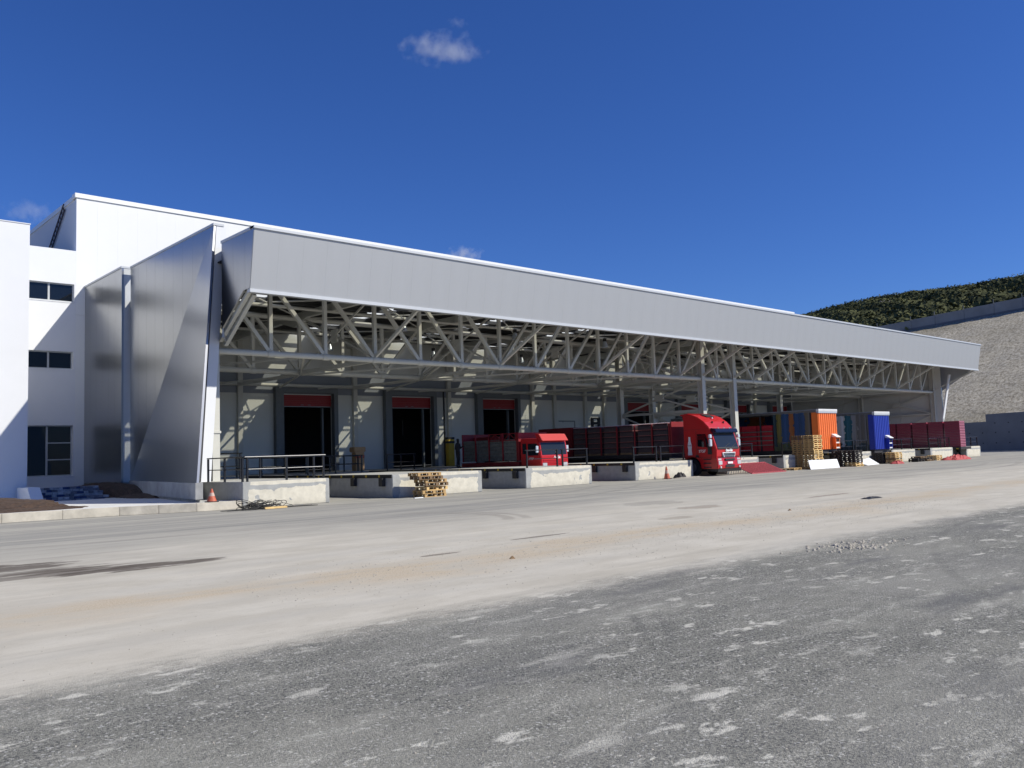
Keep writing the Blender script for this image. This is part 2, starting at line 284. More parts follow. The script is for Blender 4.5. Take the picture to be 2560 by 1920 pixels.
def curtain_mat(name, stops, zsplit=None, zcol=None):
    # printed curtain: colour patches along its length (flat print)
    m = bpy.data.materials.new(name); m.use_nodes = True; t = m.node_tree; b = t.nodes['Principled BSDF']; b.inputs['Roughness'].default_value = 0.5
    tc = N(t, 'TexCoord'); sp = N(t, 'SeparateXYZ'); t.links.new(tc.outputs['Generated'], sp.inputs[0])
    n = N(t, 'TexNoise', Scale=3.0, Detail=3.0); t.links.new(tc.outputs['Object'], n.inputs['Vector'])
    ad = N(t, 'Math', operation='MULTIPLY_ADD'); t.links.new(n.outputs[0], ad.inputs[0]); ad.inputs[1].default_value = 0.14; t.links.new(sp.outputs[1], ad.inputs[2])
    cr = N(t, 'ValToRGB'); cr.color_ramp.interpolation = 'CONSTANT'; e = cr.color_ramp.elements
    e[0].position = 0; e[0].color = stops[0][1] + (1,); e[1].position = stops[1][0]; e[1].color = stops[1][1] + (1,)
    for p, c in stops[2:]:
        x = e.new(p); x.color = c + (1,)
    t.links.new(ad.outputs[0], cr.inputs[0]); c = cr.outputs[0]
    if zsplit:
        az = N(t, 'Math', operation='MULTIPLY_ADD'); t.links.new(n.outputs[0], az.inputs[0]); az.inputs[1].default_value = 0.5; t.links.new(sp.outputs[2], az.inputs[2])
        cz = N(t, 'ValToRGB'); cz.color_ramp.interpolation = 'CONSTANT'; ez = cz.color_ramp.elements; ez[0].position = 0; ez[0].color = (1, 1, 1, 1); ez[1].position = zsplit; ez[1].color = (0, 0, 0, 1)
        t.links.new(az.outputs[0], cz.inputs[0]); mx = N(t, 'Mix', data_type='RGBA'); t.links.new(cz.outputs[0], mx.inputs[0]); t.links.new(c, mx.inputs[6]); mx.inputs[7].default_value = zcol + (1,); c = mx.outputs[2]
    t.links.new(c, b.inputs['Base Color']); return m

# ------------------------------------------------------------------ mesh helpers
class MB:
    def __init__(s): s.v = []; s.f = []; s.sm = []
    def add(s, vs, fs, smooth=False):
        o = len(s.v); s.v += [tuple(v) for v in vs]; s.f += [tuple(o + i for i in f) for f in fs]; s.sm += [smooth] * len(fs); return s
    def box(s, x0, x1, y0, y1, z0, z1):
        return s.add([(x0, y0, z0), (x1, y0, z0), (x1, y1, z0), (x0, y1, z0), (x0, y0, z1), (x1, y0, z1), (x1, y1, z1), (x0, y1, z1)],
                     [(0, 3, 2, 1), (4, 5, 6, 7), (0, 1, 5, 4), (1, 2, 6, 5), (2, 3, 7, 6), (3, 0, 4, 7)])
    def beam(s, p, q, w=0.1, h=0.1):
        p = Vector(p); q = Vector(q); d = (q - p).normalized(); up = Vector((0, 0, 1)) if abs(d.z) < 0.98 else Vector((0, 1, 0))
        a = d.cross(up).normalized() * w / 2; b = a.cross(d).normalized() * h / 2
        return s.add([p - a - b, p + a - b, p + a + b, p - a + b, q - a - b, q + a - b, q + a + b, q - a + b],
                     [(0, 3, 2, 1), (4, 5, 6, 7), (0, 1, 5, 4), (1, 2, 6, 5), (2, 3, 7, 6), (3, 0, 4, 7)])
    def tube(s, p, q, r=0.05, n=8, r2=None):
        p = Vector(p); q = Vector(q); r2 = r if r2 is None else r2; d = (q - p).normalized(); up = Vector((0, 0, 1)) if abs(d.z) < 0.98 else Vector((0, 1, 0))
        a = d.cross(up).normalized(); b = a.cross(d).normalized(); vs = []
        for c, rr in ((p, r), (q, r2)):
            for i in range(n):
                t_ = 2 * PI * i / n; vs.append(c + a * math.cos(t_) * rr + b * math.sin(t_) * rr)
        s.add(vs, [(i, (i + 1) % n, n + (i + 1) % n, n + i) for i in range(n)], True)
        return s.add(vs, [tuple(range(n - 1, -1, -1)), tuple(range(n, 2 * n))])
    def prism(s, pts, off):
        n = len(pts); off = Vector(off); vs = [Vector(p) for p in pts]; vs += [p + off for p in vs]
        return s.add(vs, [tuple(range(n)), tuple(range(2 * n - 1, n - 1, -1))] + [(i, n + i, n + (i + 1) % n, (i + 1) % n) for i in range(n)])
    def path(s, pts, r, n=6):
        for a, b in zip(pts[:-1], pts[1:]): s.tube(a, b, r, n)
        return s
    def mesh(s, name, m, bev=0.0):
        me = bpy.data.meshes.new(name); me.from_pydata(s.v, [], s.f); me.polygons.foreach_set('use_smooth', s.sm); me.validate()
        import bmesh as bm_
        b = bm_.new(); b.from_mesh(me)
        bm_.ops.recalc_face_normals(b, faces=b.faces)
        if bev:
            bm_.ops.remove_doubles(b, verts=b.verts, dist=1e-5)
            bm_.ops.bevel(b, geom=[e for e in b.edges if len(e.link_faces) == 2 and e.calc_face_angle(0) > 0.5], offset=bev, segments=2, affect='EDGES', clamp_overlap=True)
        b.to_mesh(me); b.free()
        for x in (m if isinstance(m, (list, tuple)) else [m]): me.materials.append(x)
        return me
    def build(s, name, m, parent=None, loc=None, bev=0.0):
        return link(name, s.mesh(name, m, bev), parent, loc)
def link(name, me, parent=None, loc=None, rz=None):
    o = bpy.data.objects.new(name, me); COL.objects.link(o); o.parent = parent
    if loc: o.location = loc
    if rz: o.rotation_euler = (0, 0, rz)
    return o
def B(*a): return MB().box(*a)
def tag(o, label, cat, group=None):
    o['label'] = label; o['category'] = cat
    if group: o['group'] = group
    return o
def thing(name, label, cat, loc=(0, 0, 0), rz=0, group=None):
    o = bpy.data.objects.new(name, None); COL.objects.link(o); o.location = loc; o.rotation_euler = (0, 0, rz); o.empty_display_size = 0.3
    return tag(o, label, cat, group)
def struct(o, kind='structure'): o['kind'] = kind; return o
def dup(root, loc, rz=0, label=None):
    r = root.copy(); COL.objects.link(r); r.location = loc; r.rotation_euler = (0, 0, rz)
    if label: r['label'] = label
    for ch in list(root.children):
        c = ch.copy(); COL.objects.link(c); c.parent = r
        for g in ch.children:
            d = g.copy(); COL.objects.link(d); d.parent = c
    return r
ORD = ['first', 'second', 'third', 'fourth', 'fifth', 'sixth', 'seventh', 'eighth', 'ninth', 'tenth', 'eleventh', 'twelfth', 'thirteenth', 'fourteenth', 'fifteenth', 'sixteenth', 'seventeenth', 'eighteenth']
def text_part(s, name, size, m, parent, origin, xdir, ydir, ext=0.004, shear=0.0, bold=0.0, sx=1.0):
    c = bpy.data.curves.new('t', 'FONT'); c.body = s; c.size = size; c.extrude = ext; c.shear = shear; c.offset = bold; c.align_x = 'CENTER'; c.resolution_u = 3
    o = bpy.data.objects.new('t', c); COL.objects.link(o)
    bpy.context.view_layer.update()
    me = bpy.data.meshes.new_from_object(o.evaluated_get(bpy.context.evaluated_depsgraph_get()))
    COL.objects.unlink(o); bpy.data.objects.remove(o); bpy.data.curves.remove(c)
    x = Vector(xdir).normalized(); y = Vector(ydir).normalized(); z = x.cross(y)
    mt = Matrix((x * sx, y, z)).transposed().to_4x4(); mt.translation = Vector(origin)
    me.transform(mt); me.materials.clear(); me.materials.append(m); me.name = name
    return link(name, me, parent)

# ================================================================== GROUND
g = MB(); g.add([(-3000, -3000, 0), (3000, -3000, 0), (3000, 3000, 0), (-3000, 3000, 0)], [(0, 1, 2, 3)]); struct(g.build('ground', m_ground))

def stones(name, n, fx, fy, smin, smax, m, label=None, cat=None):
    xs = fx(n); ys = fy(n, xs); sz = rng.uniform(0, 1, n) ** 2.5 * (smax - smin) + smin
    base = np.array([(1, 0, 0), (-.5, .8, 0), (-.5, -.8, 0), (0.1, 0, .8), (0.4, .5, .45), (0.5, -.5, .4)])
    F = np.array([(0, 4, 3), (4, 1, 3), (1, 2, 3), (2, 5, 3), (5, 0, 3), (0, 1, 4), (2, 0, 5)])
    a = rng.uniform(0, 2 * PI, n); ca, sa = np.cos(a), np.sin(a); st = rng.uniform(.6, 1.3, (n, 3))
    v = base[None] * st[:, None] * sz[:, None, None]; V = np.empty_like(v)
    V[..., 0] = v[..., 0] * ca[:, None] - v[..., 1] * sa[:, None] + xs[:, None]; V[..., 1] = v[..., 0] * sa[:, None] + v[..., 1] * ca[:, None] + ys[:, None]; V[..., 2] = v[..., 2] - 0.002
    V = V.reshape(-1, 3); Fa = (F[None] + np.arange(n)[:, None, None] * 6).reshape(-1, 3)
    me = bpy.data.meshes.new(name); me.vertices.add(len(V)); me.vertices.foreach_set('co', V.ravel()); me.loops.add(Fa.size); me.loops.foreach_set('vertex_index', Fa.ravel().astype(np.int32))
    me.polygons.add(len(Fa)); me.polygons.foreach_set('loop_start', np.arange(0, Fa.size, 3, dtype=np.int32)); me.polygons.foreach_set('loop_total', np.full(len(Fa), 3, dtype=np.int32)); me.update(); me.validate()
    me.materials.append(m); o = link(name, me); o['kind'] = 'stuff'; o['label'] = label; o['category'] = cat; return o
U = rng.uniform
def view_xy(n, r0, r1, ymax=99):
    r = r0 * (r1 / r0) ** U(0, 1, n * 3); a = U(-0.60, 0.60, n * 3); th = math.atan2(0.734, 0.674) + a
    x, y = r * np.cos(th), r * np.sin(th); k = (y < ymax) & (y > -2); return x[k][:n], y[k][:n]
_p = view_xy(30000, 3.2, 16, 7.7); stones('gravel', len(_p[0]), lambda n: _p[0], lambda n, x: _p[1], 0.002, 0.0065, m_stoneg, 'loose grey gravel chips over the dark asphalt in the foreground', 'gravel')
_q = view_xy(3500, 3.5, 30, 14); stones('pebble', len(_q[0]), lambda n: _q[0], lambda n, x: _q[1], 0.003, 0.014, m_stone, 'pale pebbles scattered over the yard', 'pebbles')
def cl(n): return rng.normal(13.9, 0.55, n)
stones('rubble', 420, cl, lambda n, x: rng.normal(6.9, 0.28, n), 0.008, 0.05, m_stone, 'small spill of pale rubble on the asphalt right of centre', 'rubble')
tanx = U(5, 26, 5000); stones('tan_gravel', 5000, lambda n: tanx, lambda n, x: rng.normal(11.0, 1.0, n), 0.006, 0.02, m_stone, 'tan gravel strewn along the dusty band of the yard', 'gravel')

# sidewalk with kerb on the left
kp = [(-6, 33.6), (6.9, 32.75), (10.5, 32.3), (12.9, 31.35), (14.6, 31.28)]
sw = MB(); zt = 0.3
top = [(x, y + 0.22, zt) for x, y in kp] + [(14.6, 36, zt), (15.3, 38, zt), (15.3, 52, zt), (-6, 52, zt)]
sw.prism([(x, y, 0.0) for x, y, z in top], (0, 0, zt)); struct(sw.build('sidewalk', m_paving))
for i in range(len(kp) - 1):
    a, b = Vector((*kp[i], 0)), Vector((*kp[i + 1], 0)); n = max(1, round((b - a).length / 1.6))
    for k in range(n):
        p = a.lerp(b, k / n); q = a.lerp(b, (k + 1) / n); d = (q - p).normalized() * 0.002; yy = Vector((0, 0.22, 0))
        kb = MB(); kb.prism([p + d, q - d, q - d + yy, p + d + yy], (0, 0, zt + 0.012)); struct(kb.build('kerb', m_kerb, bev=0.012))
def mound(name, cx, cy, rx, ry, h, label, z0=0.3):
    m = MB(); n = 28; vs = []; fs = []
    for i in range(n):
        for j in range(n):
            u, v = i / (n - 1) * 2 - 1, j / (n - 1) * 2 - 1; r = u * u + v * v; e = 1 + 0.25 * math.sin(3 * u + 5 * v) + random.uniform(-.12, .12)
            vs.append((cx + u * rx, cy + v * ry, z0 - 0.03 + max(0, (1 - r * e)) ** 0.7 * h + random.uniform(0, 0.03) * (r < 0.9)))
    for i in range(n - 1):
        for j in range(n - 1): fs.append((i * n + j, (i + 1) * n + j, (i + 1) * n + j + 1, i * n + j + 1))
    m.add(vs, fs); o = m.build(name, m_soil); o['kind'] = 'stuff'; o['label'] = label; o['category'] = 'soil'
mound('soil', 7.1, 38.0, 3.0, 3.8, 0.45, 'dark brown heap of soil by the white block at the left edge')
mound('soil', 7.4, 34.6, 2.9, 1.35, 0.10, 'flat brown bed of soil behind the kerb')
mound('soil', 14.6, 47.2, 1.3, 6.5, 0.7, 'dark soil banked against the foot of the silver wall')
mound('soil', 15.0, 41.2, 1.3, 3.2, 0.22, 'thin dark soil under the leaning silver wall')

# ================================================================== WHITE BUILDINGS
def wall_with_holes(x0, x1, z0, z1, holes, y0, y1):
    # boxes around rectangular openings (x0,x1,z0,z1), same y range; butt jointed
    xs = sorted({x0, x1} | {h[0] for h in holes} | {h[1] for h in holes}); m = MB()
    for a, b in zip(xs[:-1], xs[1:]):
        hs = sorted([h for h in holes if h[0] < b - 1e-6 and h[1] > a + 1e-6], key=lambda h: h[2]); z = z0
        for h in hs:
            if h[2] > z: m.box(a, b, y0, y1, z, h[2])
            z = h[3]
        if z < z1: m.box(a, b, y0, y1, z, z1)
    return m
YW = 52.0
wb = thing('warehouse', 'tall bright white windowless building rising behind the long canopy', 'building', (14.5, YW, 0))
o0 = Vector((14.5, YW, 0))
bx = 14.5; pw = 1.13; nseg = 70
pm = B(0.001, pw - 0.001, 0, 0.010, 10.4, 17.15).mesh('wall_panel', m_white_panel)
for i in range(nseg): link('wall_panel', pm, wb, (i * pw, 0.0, 0))
B(0, nseg * pw, 0.012, 0.4, 10.42, 17.1).build('wall_core', m_white_panel, wb)
B(-0.0, 0.9, 0.0, 0.4, 0.0, 10.39).build('wall_base', m_white_panel, wb)
B(-0.1, nseg * pw + 0.05, -0.07, 0.5, 17.15, 17.42).build('coping', m_coping, wb, bev=0.015)
B(0.0, 0.3, 0.41, 42, 0.0, 17.1).build('side_wall', m_plaster, wb)
B(-0.06, 0.36, 0.51, 42, 17.1, 17.36).build('side_coping', m_coping, wb)
B(0.31, nseg * pw, 0.41, 42, 16.6, 16.9).build('roof', m_deck, wb)
B(nseg * pw - 0.3, nseg * pw, 0.41, 42, 0, 16.59).build('side_wall', m_plaster, wb)
ld = thing('ladder', 'dark ladder leaning diagonally on the shaded side wall above the white block', 'ladder', (14.42, 58.6, 14.05))
mb = MB(); p0, p1 = Vector((0, 0, 0)), Vector((0, -4.5, 3.05))
dd = (p1 - p0).normalized(); nn = Vector((0, dd.z, -dd.y)) * 0.22
for sgn in (-1, 1): MB().beam(p0 + nn * sgn, p1 + nn * sgn, 0.06, 0.08).build('rail', m_rust, ld)
for i in range(15):
    c = p0.lerp(p1, (i + .5) / 15); MB().tube(c - nn, c + nn, 0.03, 6).build('rung', m_rust, ld)

ob = thing('office_block', 'white plastered block with stacked windows set back between the buildings', 'building', (0, YW, 0))
wx0, wx1 = 10.9, 14.42
holes = [(wx0, 14.42, 11.1, 12.12), (wx0, 14.38, 7.3, 8.27), (wx0, 14.40, 1.37, 4.15)]
wall_with_holes(4, 14.499, 0, 14.05, [(a, min(b, 14.42), c, d) for a, b, c, d in holes], 0, 0.35).build('wall', m_plaster, ob)
B(4, 14.45, 0.36, 9, 13.5, 13.8).build('roof', m_deck, ob)
for hi, (a, b, z0, z1) in enumerate(holes):
    w_ = MB(); d0, d1 = 0.17, 0.23
    w_.box(a, b, d0, d1, z0, z0 + 0.06).box(a, b, d0, d1, z1 - 0.06, z1).box(b - 0.07, b, d0, d1, z0 + 0.06, z1 - 0.06)
    mull = 13.15 if hi < 2 else 13.12
    w_.box(mull - 0.05, mull + 0.05, d0, d1, z0 + 0.06, z1 - 0.06)
    if hi == 2: w_.box(mull + 0.05, b - 0.07, d0, d1, 3.16, 3.22).box(mull + 0.05, b - 0.07, d0, d1, 2.24, 2.30)
    wo = w_.build('window', m_winframe, ob)
    if hi == 0: wo['label'] = 'uppermost window, dark glass in two panes'
    if hi == 2: wo['label'] = 'tall ground floor window with small right-hand panes'
    zz = [(z0 + 0.06, z1 - 0.06)] if hi < 2 else [(z0 + 0.06, 2.24), (2.30, 3.16), (3.22, z1 - 0.06)]
    B(a, mull - 0.05, 0.19, 0.205, z0 + 0.06, z1 - 0.06).build('pane', m_glass, wo)
    for za, zb in zz: B(mull + 0.05, b - 0.07, 0.19, 0.205, za, zb).build('pane', m_glass, wo)
    if hi == 1: B(a, b - 0.07, 0.215, 0.226, z1 - 0.38, z1 - 0.06).build('roller_blind', m_winframe, wo)
    B(a - 0.02, b + 0.02, -0.025, 0.10, z0 - 0.05, z0 - 0.001).build('sill', m_plaster, ob)
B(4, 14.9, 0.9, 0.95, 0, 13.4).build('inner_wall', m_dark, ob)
fb = thing('front_block', 'plain white block cut off by the left edge of the photo', 'building', (0, 45.2, 0))
B(-6, 10.55, 0, 6.79, 0.0, 13.45).build('wall', m_plaster, fb)
B(-6, 10.58, -0.03, 6.79, 13.45, 13.49).build('coping', m_plaster, fb)

# steps of painted blocks
st = thing('stairs', 'three rough block steps with blue patches beside the white block', 'stairs', (10.75, 43.0, 0.25))
mbp = M('white_splashed_brick', (0.36, 0.37, 0.40), 0.9, var=0.4, scale=7)
for k in range(3):
    for c in range(2):
        x = -0.1 * (2 - k)
        while x < 2.55 - 0.08 * k:
            wj = random.uniform(0.16, 0.32); y0 = k * 0.38 + random.uniform(-.015, .015)
            B(x, x + wj - 0.012, y0, 1.6, k * 0.22 + c * 0.11, k * 0.22 + c * 0.11 + 0.10).build('block', random.choice([m_brick, m_brick, mbp, mbp, m_brickblue]), st); x += wj
pr = MB(); pr.prism([(10.1, 42.4, 0.3), (10.1, 45.1, 0.3), (10.1, 45.1, 0.95), (10.1, 43.2, 0.95)], (0.5, 0, 0)); tag(pr.build('stair_cheek', m_plaster), 'low white sloping cheek wall left of the block steps', 'low wall')

# ---- silver wing walls
def wing(name, label, X, yf_top, yf_bot, yr, z0, ztop, fold=0.9, thick=0.45, mirror=False):
    t_ = thing(name, label, 'wall', (X, yr, 0)); T = lambda p: (p[0] - X, p[1] - yr, p[2])
    n = max(3, round((yr - yf_top) / 1.1)); ys = [yf_top + (yr - yf_top) * i / n for i in range(n + 1)]
    for a, b in zip(ys[:-1], ys[1:]):
        fa, fb_ = (a - yf_top) / (yr - yf_top), (b - yf_top) / (yr - yf_top)
        if fold: za, zb = ztop - fa * (ztop - z0), ztop - fb_ * (ztop - z0)
        else: za = zb = z0
        g_ = 0.004
        pts = [(X, a + g_, za), (X, b - g_, zb), (X, b - g_, ztop), (X, a + g_, ztop)]
        if za >= ztop - 1e-6: pts = [(X, a + g_, ztop - .01), (X, b - g_, zb), (X, b - g_, ztop)]
        MB().prism([T(p) for p in pts], (0.1, 0, 0)).build('wall_panel', m_silver, t_)
    if fold:
        MB().prism([T((X, yf_top, ztop)), T((X, yr, z0)), T((X + fold, yf_bot, z0))], (0.1, 0.02, 0)).build('shadow_fold', m_silver, t_)['label'] = 'triangular shadow built as a lower panel flaring outwards at the base'  # flared panel added to give the wall its dark triangle of shadow
    MB().prism([T((X - 0.03, yf_top - 0.02, ztop)), T((X - 0.03, yr, ztop)), T((X + thick, yr, ztop)), T((X + thick, yf_top - 0.02, ztop))], (0, 0, 0.1)).build('coping', m_trim, t_)
    return t_, T
w1, T1 = wing('silver_wing_wall', 'tall leaning silver wall with a triangular shadow shaped as a fold left of the canopy', 15.3, 35.25, 32.1, 45.5, 1.0, 11.95, fold=-2.1)
w1f = MB(); w1f.prism([T1((15.42, 35.26, 11.95)), T1((15.86, 35.26, 11.95)), T1((15.04, 35.14, 0.7)), T1((14.62, 35.14, 0.7))], (0, 0.12, 0)); w1f.build('front_edge', m_plaster, w1)
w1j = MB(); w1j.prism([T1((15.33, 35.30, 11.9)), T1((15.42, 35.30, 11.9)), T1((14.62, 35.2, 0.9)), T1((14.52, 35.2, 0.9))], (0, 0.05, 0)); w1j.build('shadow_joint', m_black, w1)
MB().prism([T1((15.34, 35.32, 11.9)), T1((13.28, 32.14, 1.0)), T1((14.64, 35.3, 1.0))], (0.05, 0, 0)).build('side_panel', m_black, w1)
MB().prism([T1((15.22, 45.4, 0.42)), T1((13.12, 32.0, 0.42)), T1((13.4, 31.98, 0.42)), T1((14.64, 35.3, 0.42)), T1((15.38, 45.4, 0.42))], (0, 0, 0.62)).build('plinth', m_plinth, w1)
MB().prism([T1((15.32, 45.4, 0.1)), T1((13.35, 32.5, 0.1)), T1((13.5, 32.5, 0.1)), T1((14.64, 35.3, 0.1)), T1((15.38, 45.4, 0.1))], (0, 0, 0.32)).build('footing', m_plinth, w1)
w2, T2 = wing('silver_wing_wall', 'lower stretch of silver wall set back against the white block', 14.98, 45.85, 45.85, 51.98, 0.95, 12.0, fold=0)
MB().prism([T2((15.08, 45.85, 0.95)), T2((15.42, 45.85, 0.95)), T2((15.42, 45.85, 12.0)), T2((15.08, 45.85, 12.0))], (0, 0.1, 0)).build('front_edge', m_trim, w2)
MB().box(0, 0.4, -6.1, 0, 0.1, 0.94).build('plinth', m_plinth, w2)
# right wing
w3, T3 = wing('silver_wing_wall', 'end wall of the canopy with bright white slanting edge at the far right', 91.95, 35.2, 37.0, 51.98, 0.95, 10.9, fold=0)
MB().prism([T3((91.78, 34.3, 8.3)), T3((92.2, 34.3, 8.3)), T3((92.2, 35.9, 0.5)), T3((91.78, 35.9, 0.5))], (0, 0.12, 0)).build('front_edge', m_plaster, w3)

# ================================================================== CANOPY
cp = thing('canopy', 'long silver canopy on open steel trusses over the loading docks', 'canopy', (15.33, 31.5, 0))
CX, CY = 15.33, 31.5
def c_(x, y, z): return (x - CX, y - CY, z)
npan = 70; L = 92.9 - 15.33; pw = L / npan
fm = MB(); fm.prism([(0.001, 0.0, 11.0), (pw - 0.001, 0.0, 11.0), (pw - 0.001, 0.42, 8.62), (0.001, 0.42, 8.62)], (0, 0.008, 0)); fm = fm.mesh('fascia_panel', m_fascia)
for i in range(npan): link('fascia_panel', fm, cp, (i * pw, 0, 0))
MB().prism([(0, 0.010, 10.99), (L, 0.010, 10.99), (L, 0.425, 8.64), (0, 0.425, 8.64)], (0, 0.1, 0)).build('fascia_backing', m_fascia, cp)
B(-0.05, L + 0.03, -0.06, 0.3, 11.0, 11.12).build('top_trim', m_trim, cp, bev=0.012)
MB().prism([(-0.03, 0.36, 8.50), (-0.03, 0.36, 8.64), (-0.03, 0.62, 8.64), (-0.03, 0.62, 8.50)], (L + 0.05, 0, 0)).build('bottom_trim', m_trim, cp)
# end returns: panels in profile
def ret(Xc, ys, nm='return_panel', top=11.0):
    for a, b in zip(ys[:-1], ys[1:]):
        def zlow(y):
            if y < 32.45: return max(8.6, 11.0 - (y - 31.5) / 0.42 * 2.4) if y < 31.92 else 8.66
            return 8.66 - (y - 32.45) * (8.66 - 7.05) / (35.0 - 32.45)
        kn = [a] + [k for k in (31.92, 32.45) if a < k < b] + [b]
        pts = [(Xc, y + (0.004 if y == a else -0.004 if y == b else 0), zlow(y)) for y in kn] + [(Xc, b - 0.004, top), (Xc, a + 0.004, top)]
        MB().prism([c_(*p) for p in pts], (0.08, 0, 0)).build(nm, m_silver if Xc < 50 else m_fascia, cp)
ret(15.3, [31.51, 32.3, 33.4, 34.5]); MB().box(-0.05, 0.1, 0.0, 3.05, 11.0, 11.11).build('return_trim', m_trim, cp)
ret(92.8, [31.51, 33.0, 34.5, 36.0])
MB().prism([c_(15.31, 34.5, 7.0), c_(15.31, 34.5, 11.05), c_(15.85, 35.2, 11.05), c_(15.85, 35.2, 6.8)], (0.05, -0.02, 0)).build('return_panel', m_fascia, cp)
for dx, dz in ((0.12, 0.0), (0.34, -0.16)):
    MB().beam(c_(15.4 + dx, 35.15, 6.95 + dz), c_(15.4 + dx, 32.4, 8.62 + dz * .5), 0.16, 0.16).build('edge_beam', m_steel, cp)
MB().beam(c_(91.75, 36, 6.75), c_(92.6, 32.0, 8.62), 0.14, 0.14).build('edge_beam', m_steel, cp)
# roof deck with clear sheets
SKX = [20.15 + 8.2 * i for i in range(9)]
xs = [15.45]
for s_ in SKX: xs += [s_ - 0.6, s_ + 0.6]
xs.append(92.7)
for i in range(0, len(xs), 2): B(xs[i] - CX, xs[i + 1] - CX, 0.55, 20.45, 10.3, 10.36).build('roof_sheet', m_deck, cp)
for s_ in SKX:
    for k in range(9):
        y0 = 33.3 - CY + k * 2.08
        B(s_ - 0.6 - CX, s_ + 0.6 - CX, y0 + 0.25 if k % 3 == 2 else y0, y0 + 2.0, 10.31, 10.33).build('skylight_sheet', m_sky, cp)
        B(s_ - 0.6 - CX, s_ + 0.6 - CX, y0 + 2.0, y0 + 2.08 + (0.25 if k % 3 == 1 else 0), 10.30, 10.35).build('lap_strip', m_deck, cp)
    B(s_ - 0.6 - CX, s_ + 0.6 - CX, 0.55, 33.3 - CY, 10.30, 10.35).build('lap_strip', m_deck, cp)
pu = B(0, 92.5 - 15.5, 0, 0.09, 10.08, 10.29).mesh('purlin', m_purlin)
for k in range(12): link('purlin', pu, cp, c_(15.5, 33.0 + k * 1.65, 0))
# corrugation ribs of the deck, seen as dark lines
rb = MB()
for k in range(38):
    y = 32.2 + k * 0.52
    for i in range(0, len(xs), 2): rb.box(xs[i] - CX, xs[i + 1] - CX, y - CY, y - CY + 0.18, 10.24, 10.298)
rb.build('deck_rib', m_deck, cp)['kind'] = 'stuff'
FR = [16.1, 23.85, 32.2, 40.5, 48.8, 51.35, 55.3, 58.1, 66.2, 74.8, 83.2, 91.6]
ZC = 6.62
def truss(Y, xs_, flips, name_, label, zt_=9.9, zc=ZC, r=0.13):
    m = MB(); x0, x1 = xs_[0], xs_[-1]; m.tube(c_(x0, Y, zc), c_(x1, Y, zc), r, 12)
    tr = m.build('truss', m_steel, cp); tr['label'] = label
    MB().tube(c_(x0, Y, zt_), c_(x1, Y, zt_), r, 10).build('top_chord', m_steel, tr)
    vm = MB().beam((0, 0, zc + r * .9), (0, 0, zt_ - r * .9), 0.17, 0.17).mesh('vertical', m_steel)
    jm = MB().tube((-0.16, 0, zc), (0.16, 0, zc), r + 0.025, 12).mesh('splice_ring', m_steel)
    for x in xs_[1:-1]:
        link('vertical', vm, tr, c_(x, Y, 0)); link('splice_ring', jm, tr, c_(x, Y, 0))
    cache = {}
    for a, b, s_ in zip(xs_[:-1], xs_[1:], flips):
        k = (round(b - a, 3), s_)
        if k not in cache:
            w_ = b - a; p, q = ((0.12, 0, zt_ - .05), (w_ - 0.1, 0, zc + .12)) if s_ else ((0.1, 0, zc + .12), (w_ - 0.12, 0, zt_ - .05))
            cache[k] = MB().beam(p, q, 0.17, 0.17).mesh('diagonal', m_steel)
        link('diagonal', cache[k], tr, c_(a, Y, 0))
    return tr
XA = [15.55, 18.24, 21.05] + [23.85 + i * 2.775 for i in range(10)] + [51.35, 53.33, 55.3] + [55.3 + 2.79 * i for i in range(1, 14)]
XA[12] = 48.83
fl = [1 if x < 32 else 0 for x in XA[:12]] + [0, 1, 1] + [1 if x < 74.5 else 0 for x in XA[15:-1]]
truss(36.0, XA, fl, 'front_truss', 'front truss of the canopy on thin columns', 9.9, ZC, 0.14)
fl2 = [1 if x < 29 else 0 for x in XA[:12]] + [0, 1, 1] + [1 if x < 70 else 0 for x in XA[15:-1]]
truss(43.6, XA, fl2, 'rear_truss', 'rear truss of the canopy parallel to the wall', 9.75, 6.7, 0.15)
# columns
def hcol(x, y, z0, z1, w_=0.34, d=0.34, t_=0.03):
    return MB().box(x - w_ / 2, x + w_ / 2, y - d / 2, y - d / 2 + t_, z0, z1).box(x - w_ / 2, x + w_ / 2, y + d / 2 - t_, y + d / 2, z0, z1).box(x - t_ / 2, x + t_ / 2, y - d / 2 + t_, y + d / 2 - t_, z0, z1)
cm = hcol(0, 0, 0.98, 10.2, 0.40, 0.42).mesh('column', m_steel)
for X in (51.35, 55.3, 91.6):
    for Y in (36.0, 43.6): link('column', cm, cp, c_(X, Y, 0))
link('column', cm, cp, c_(74.8, 43.6, 0)); 
MB().box(-.16, .16, -.16, .16, 0, 5.6).box(-.2, .2, -.2, .2, 2.05, 2.15).build('column', m_steel, cp, c_(15.5, 35.75, 0.98))
link('column', cm, cp, c_(16.3, 43.6, 0))
wc = B(-0.16, 0.16, -0.3, 0, 1.0, 10.1).mesh('wall_column', m_steel)
WCX = [24.1, 32.55, 40.9, 49.75, 52.35, 56.2, 58.75, 66.9, 75.3, 83.7]
for X in WCX: link('wall_column', wc, cp, c_(X, 51.95, 0))
MB().tube(c_(15.8, 51.45, 6.72), c_(91.5, 51.45, 6.72), 0.11, 8).build('wall_beam', m_steel, cp)
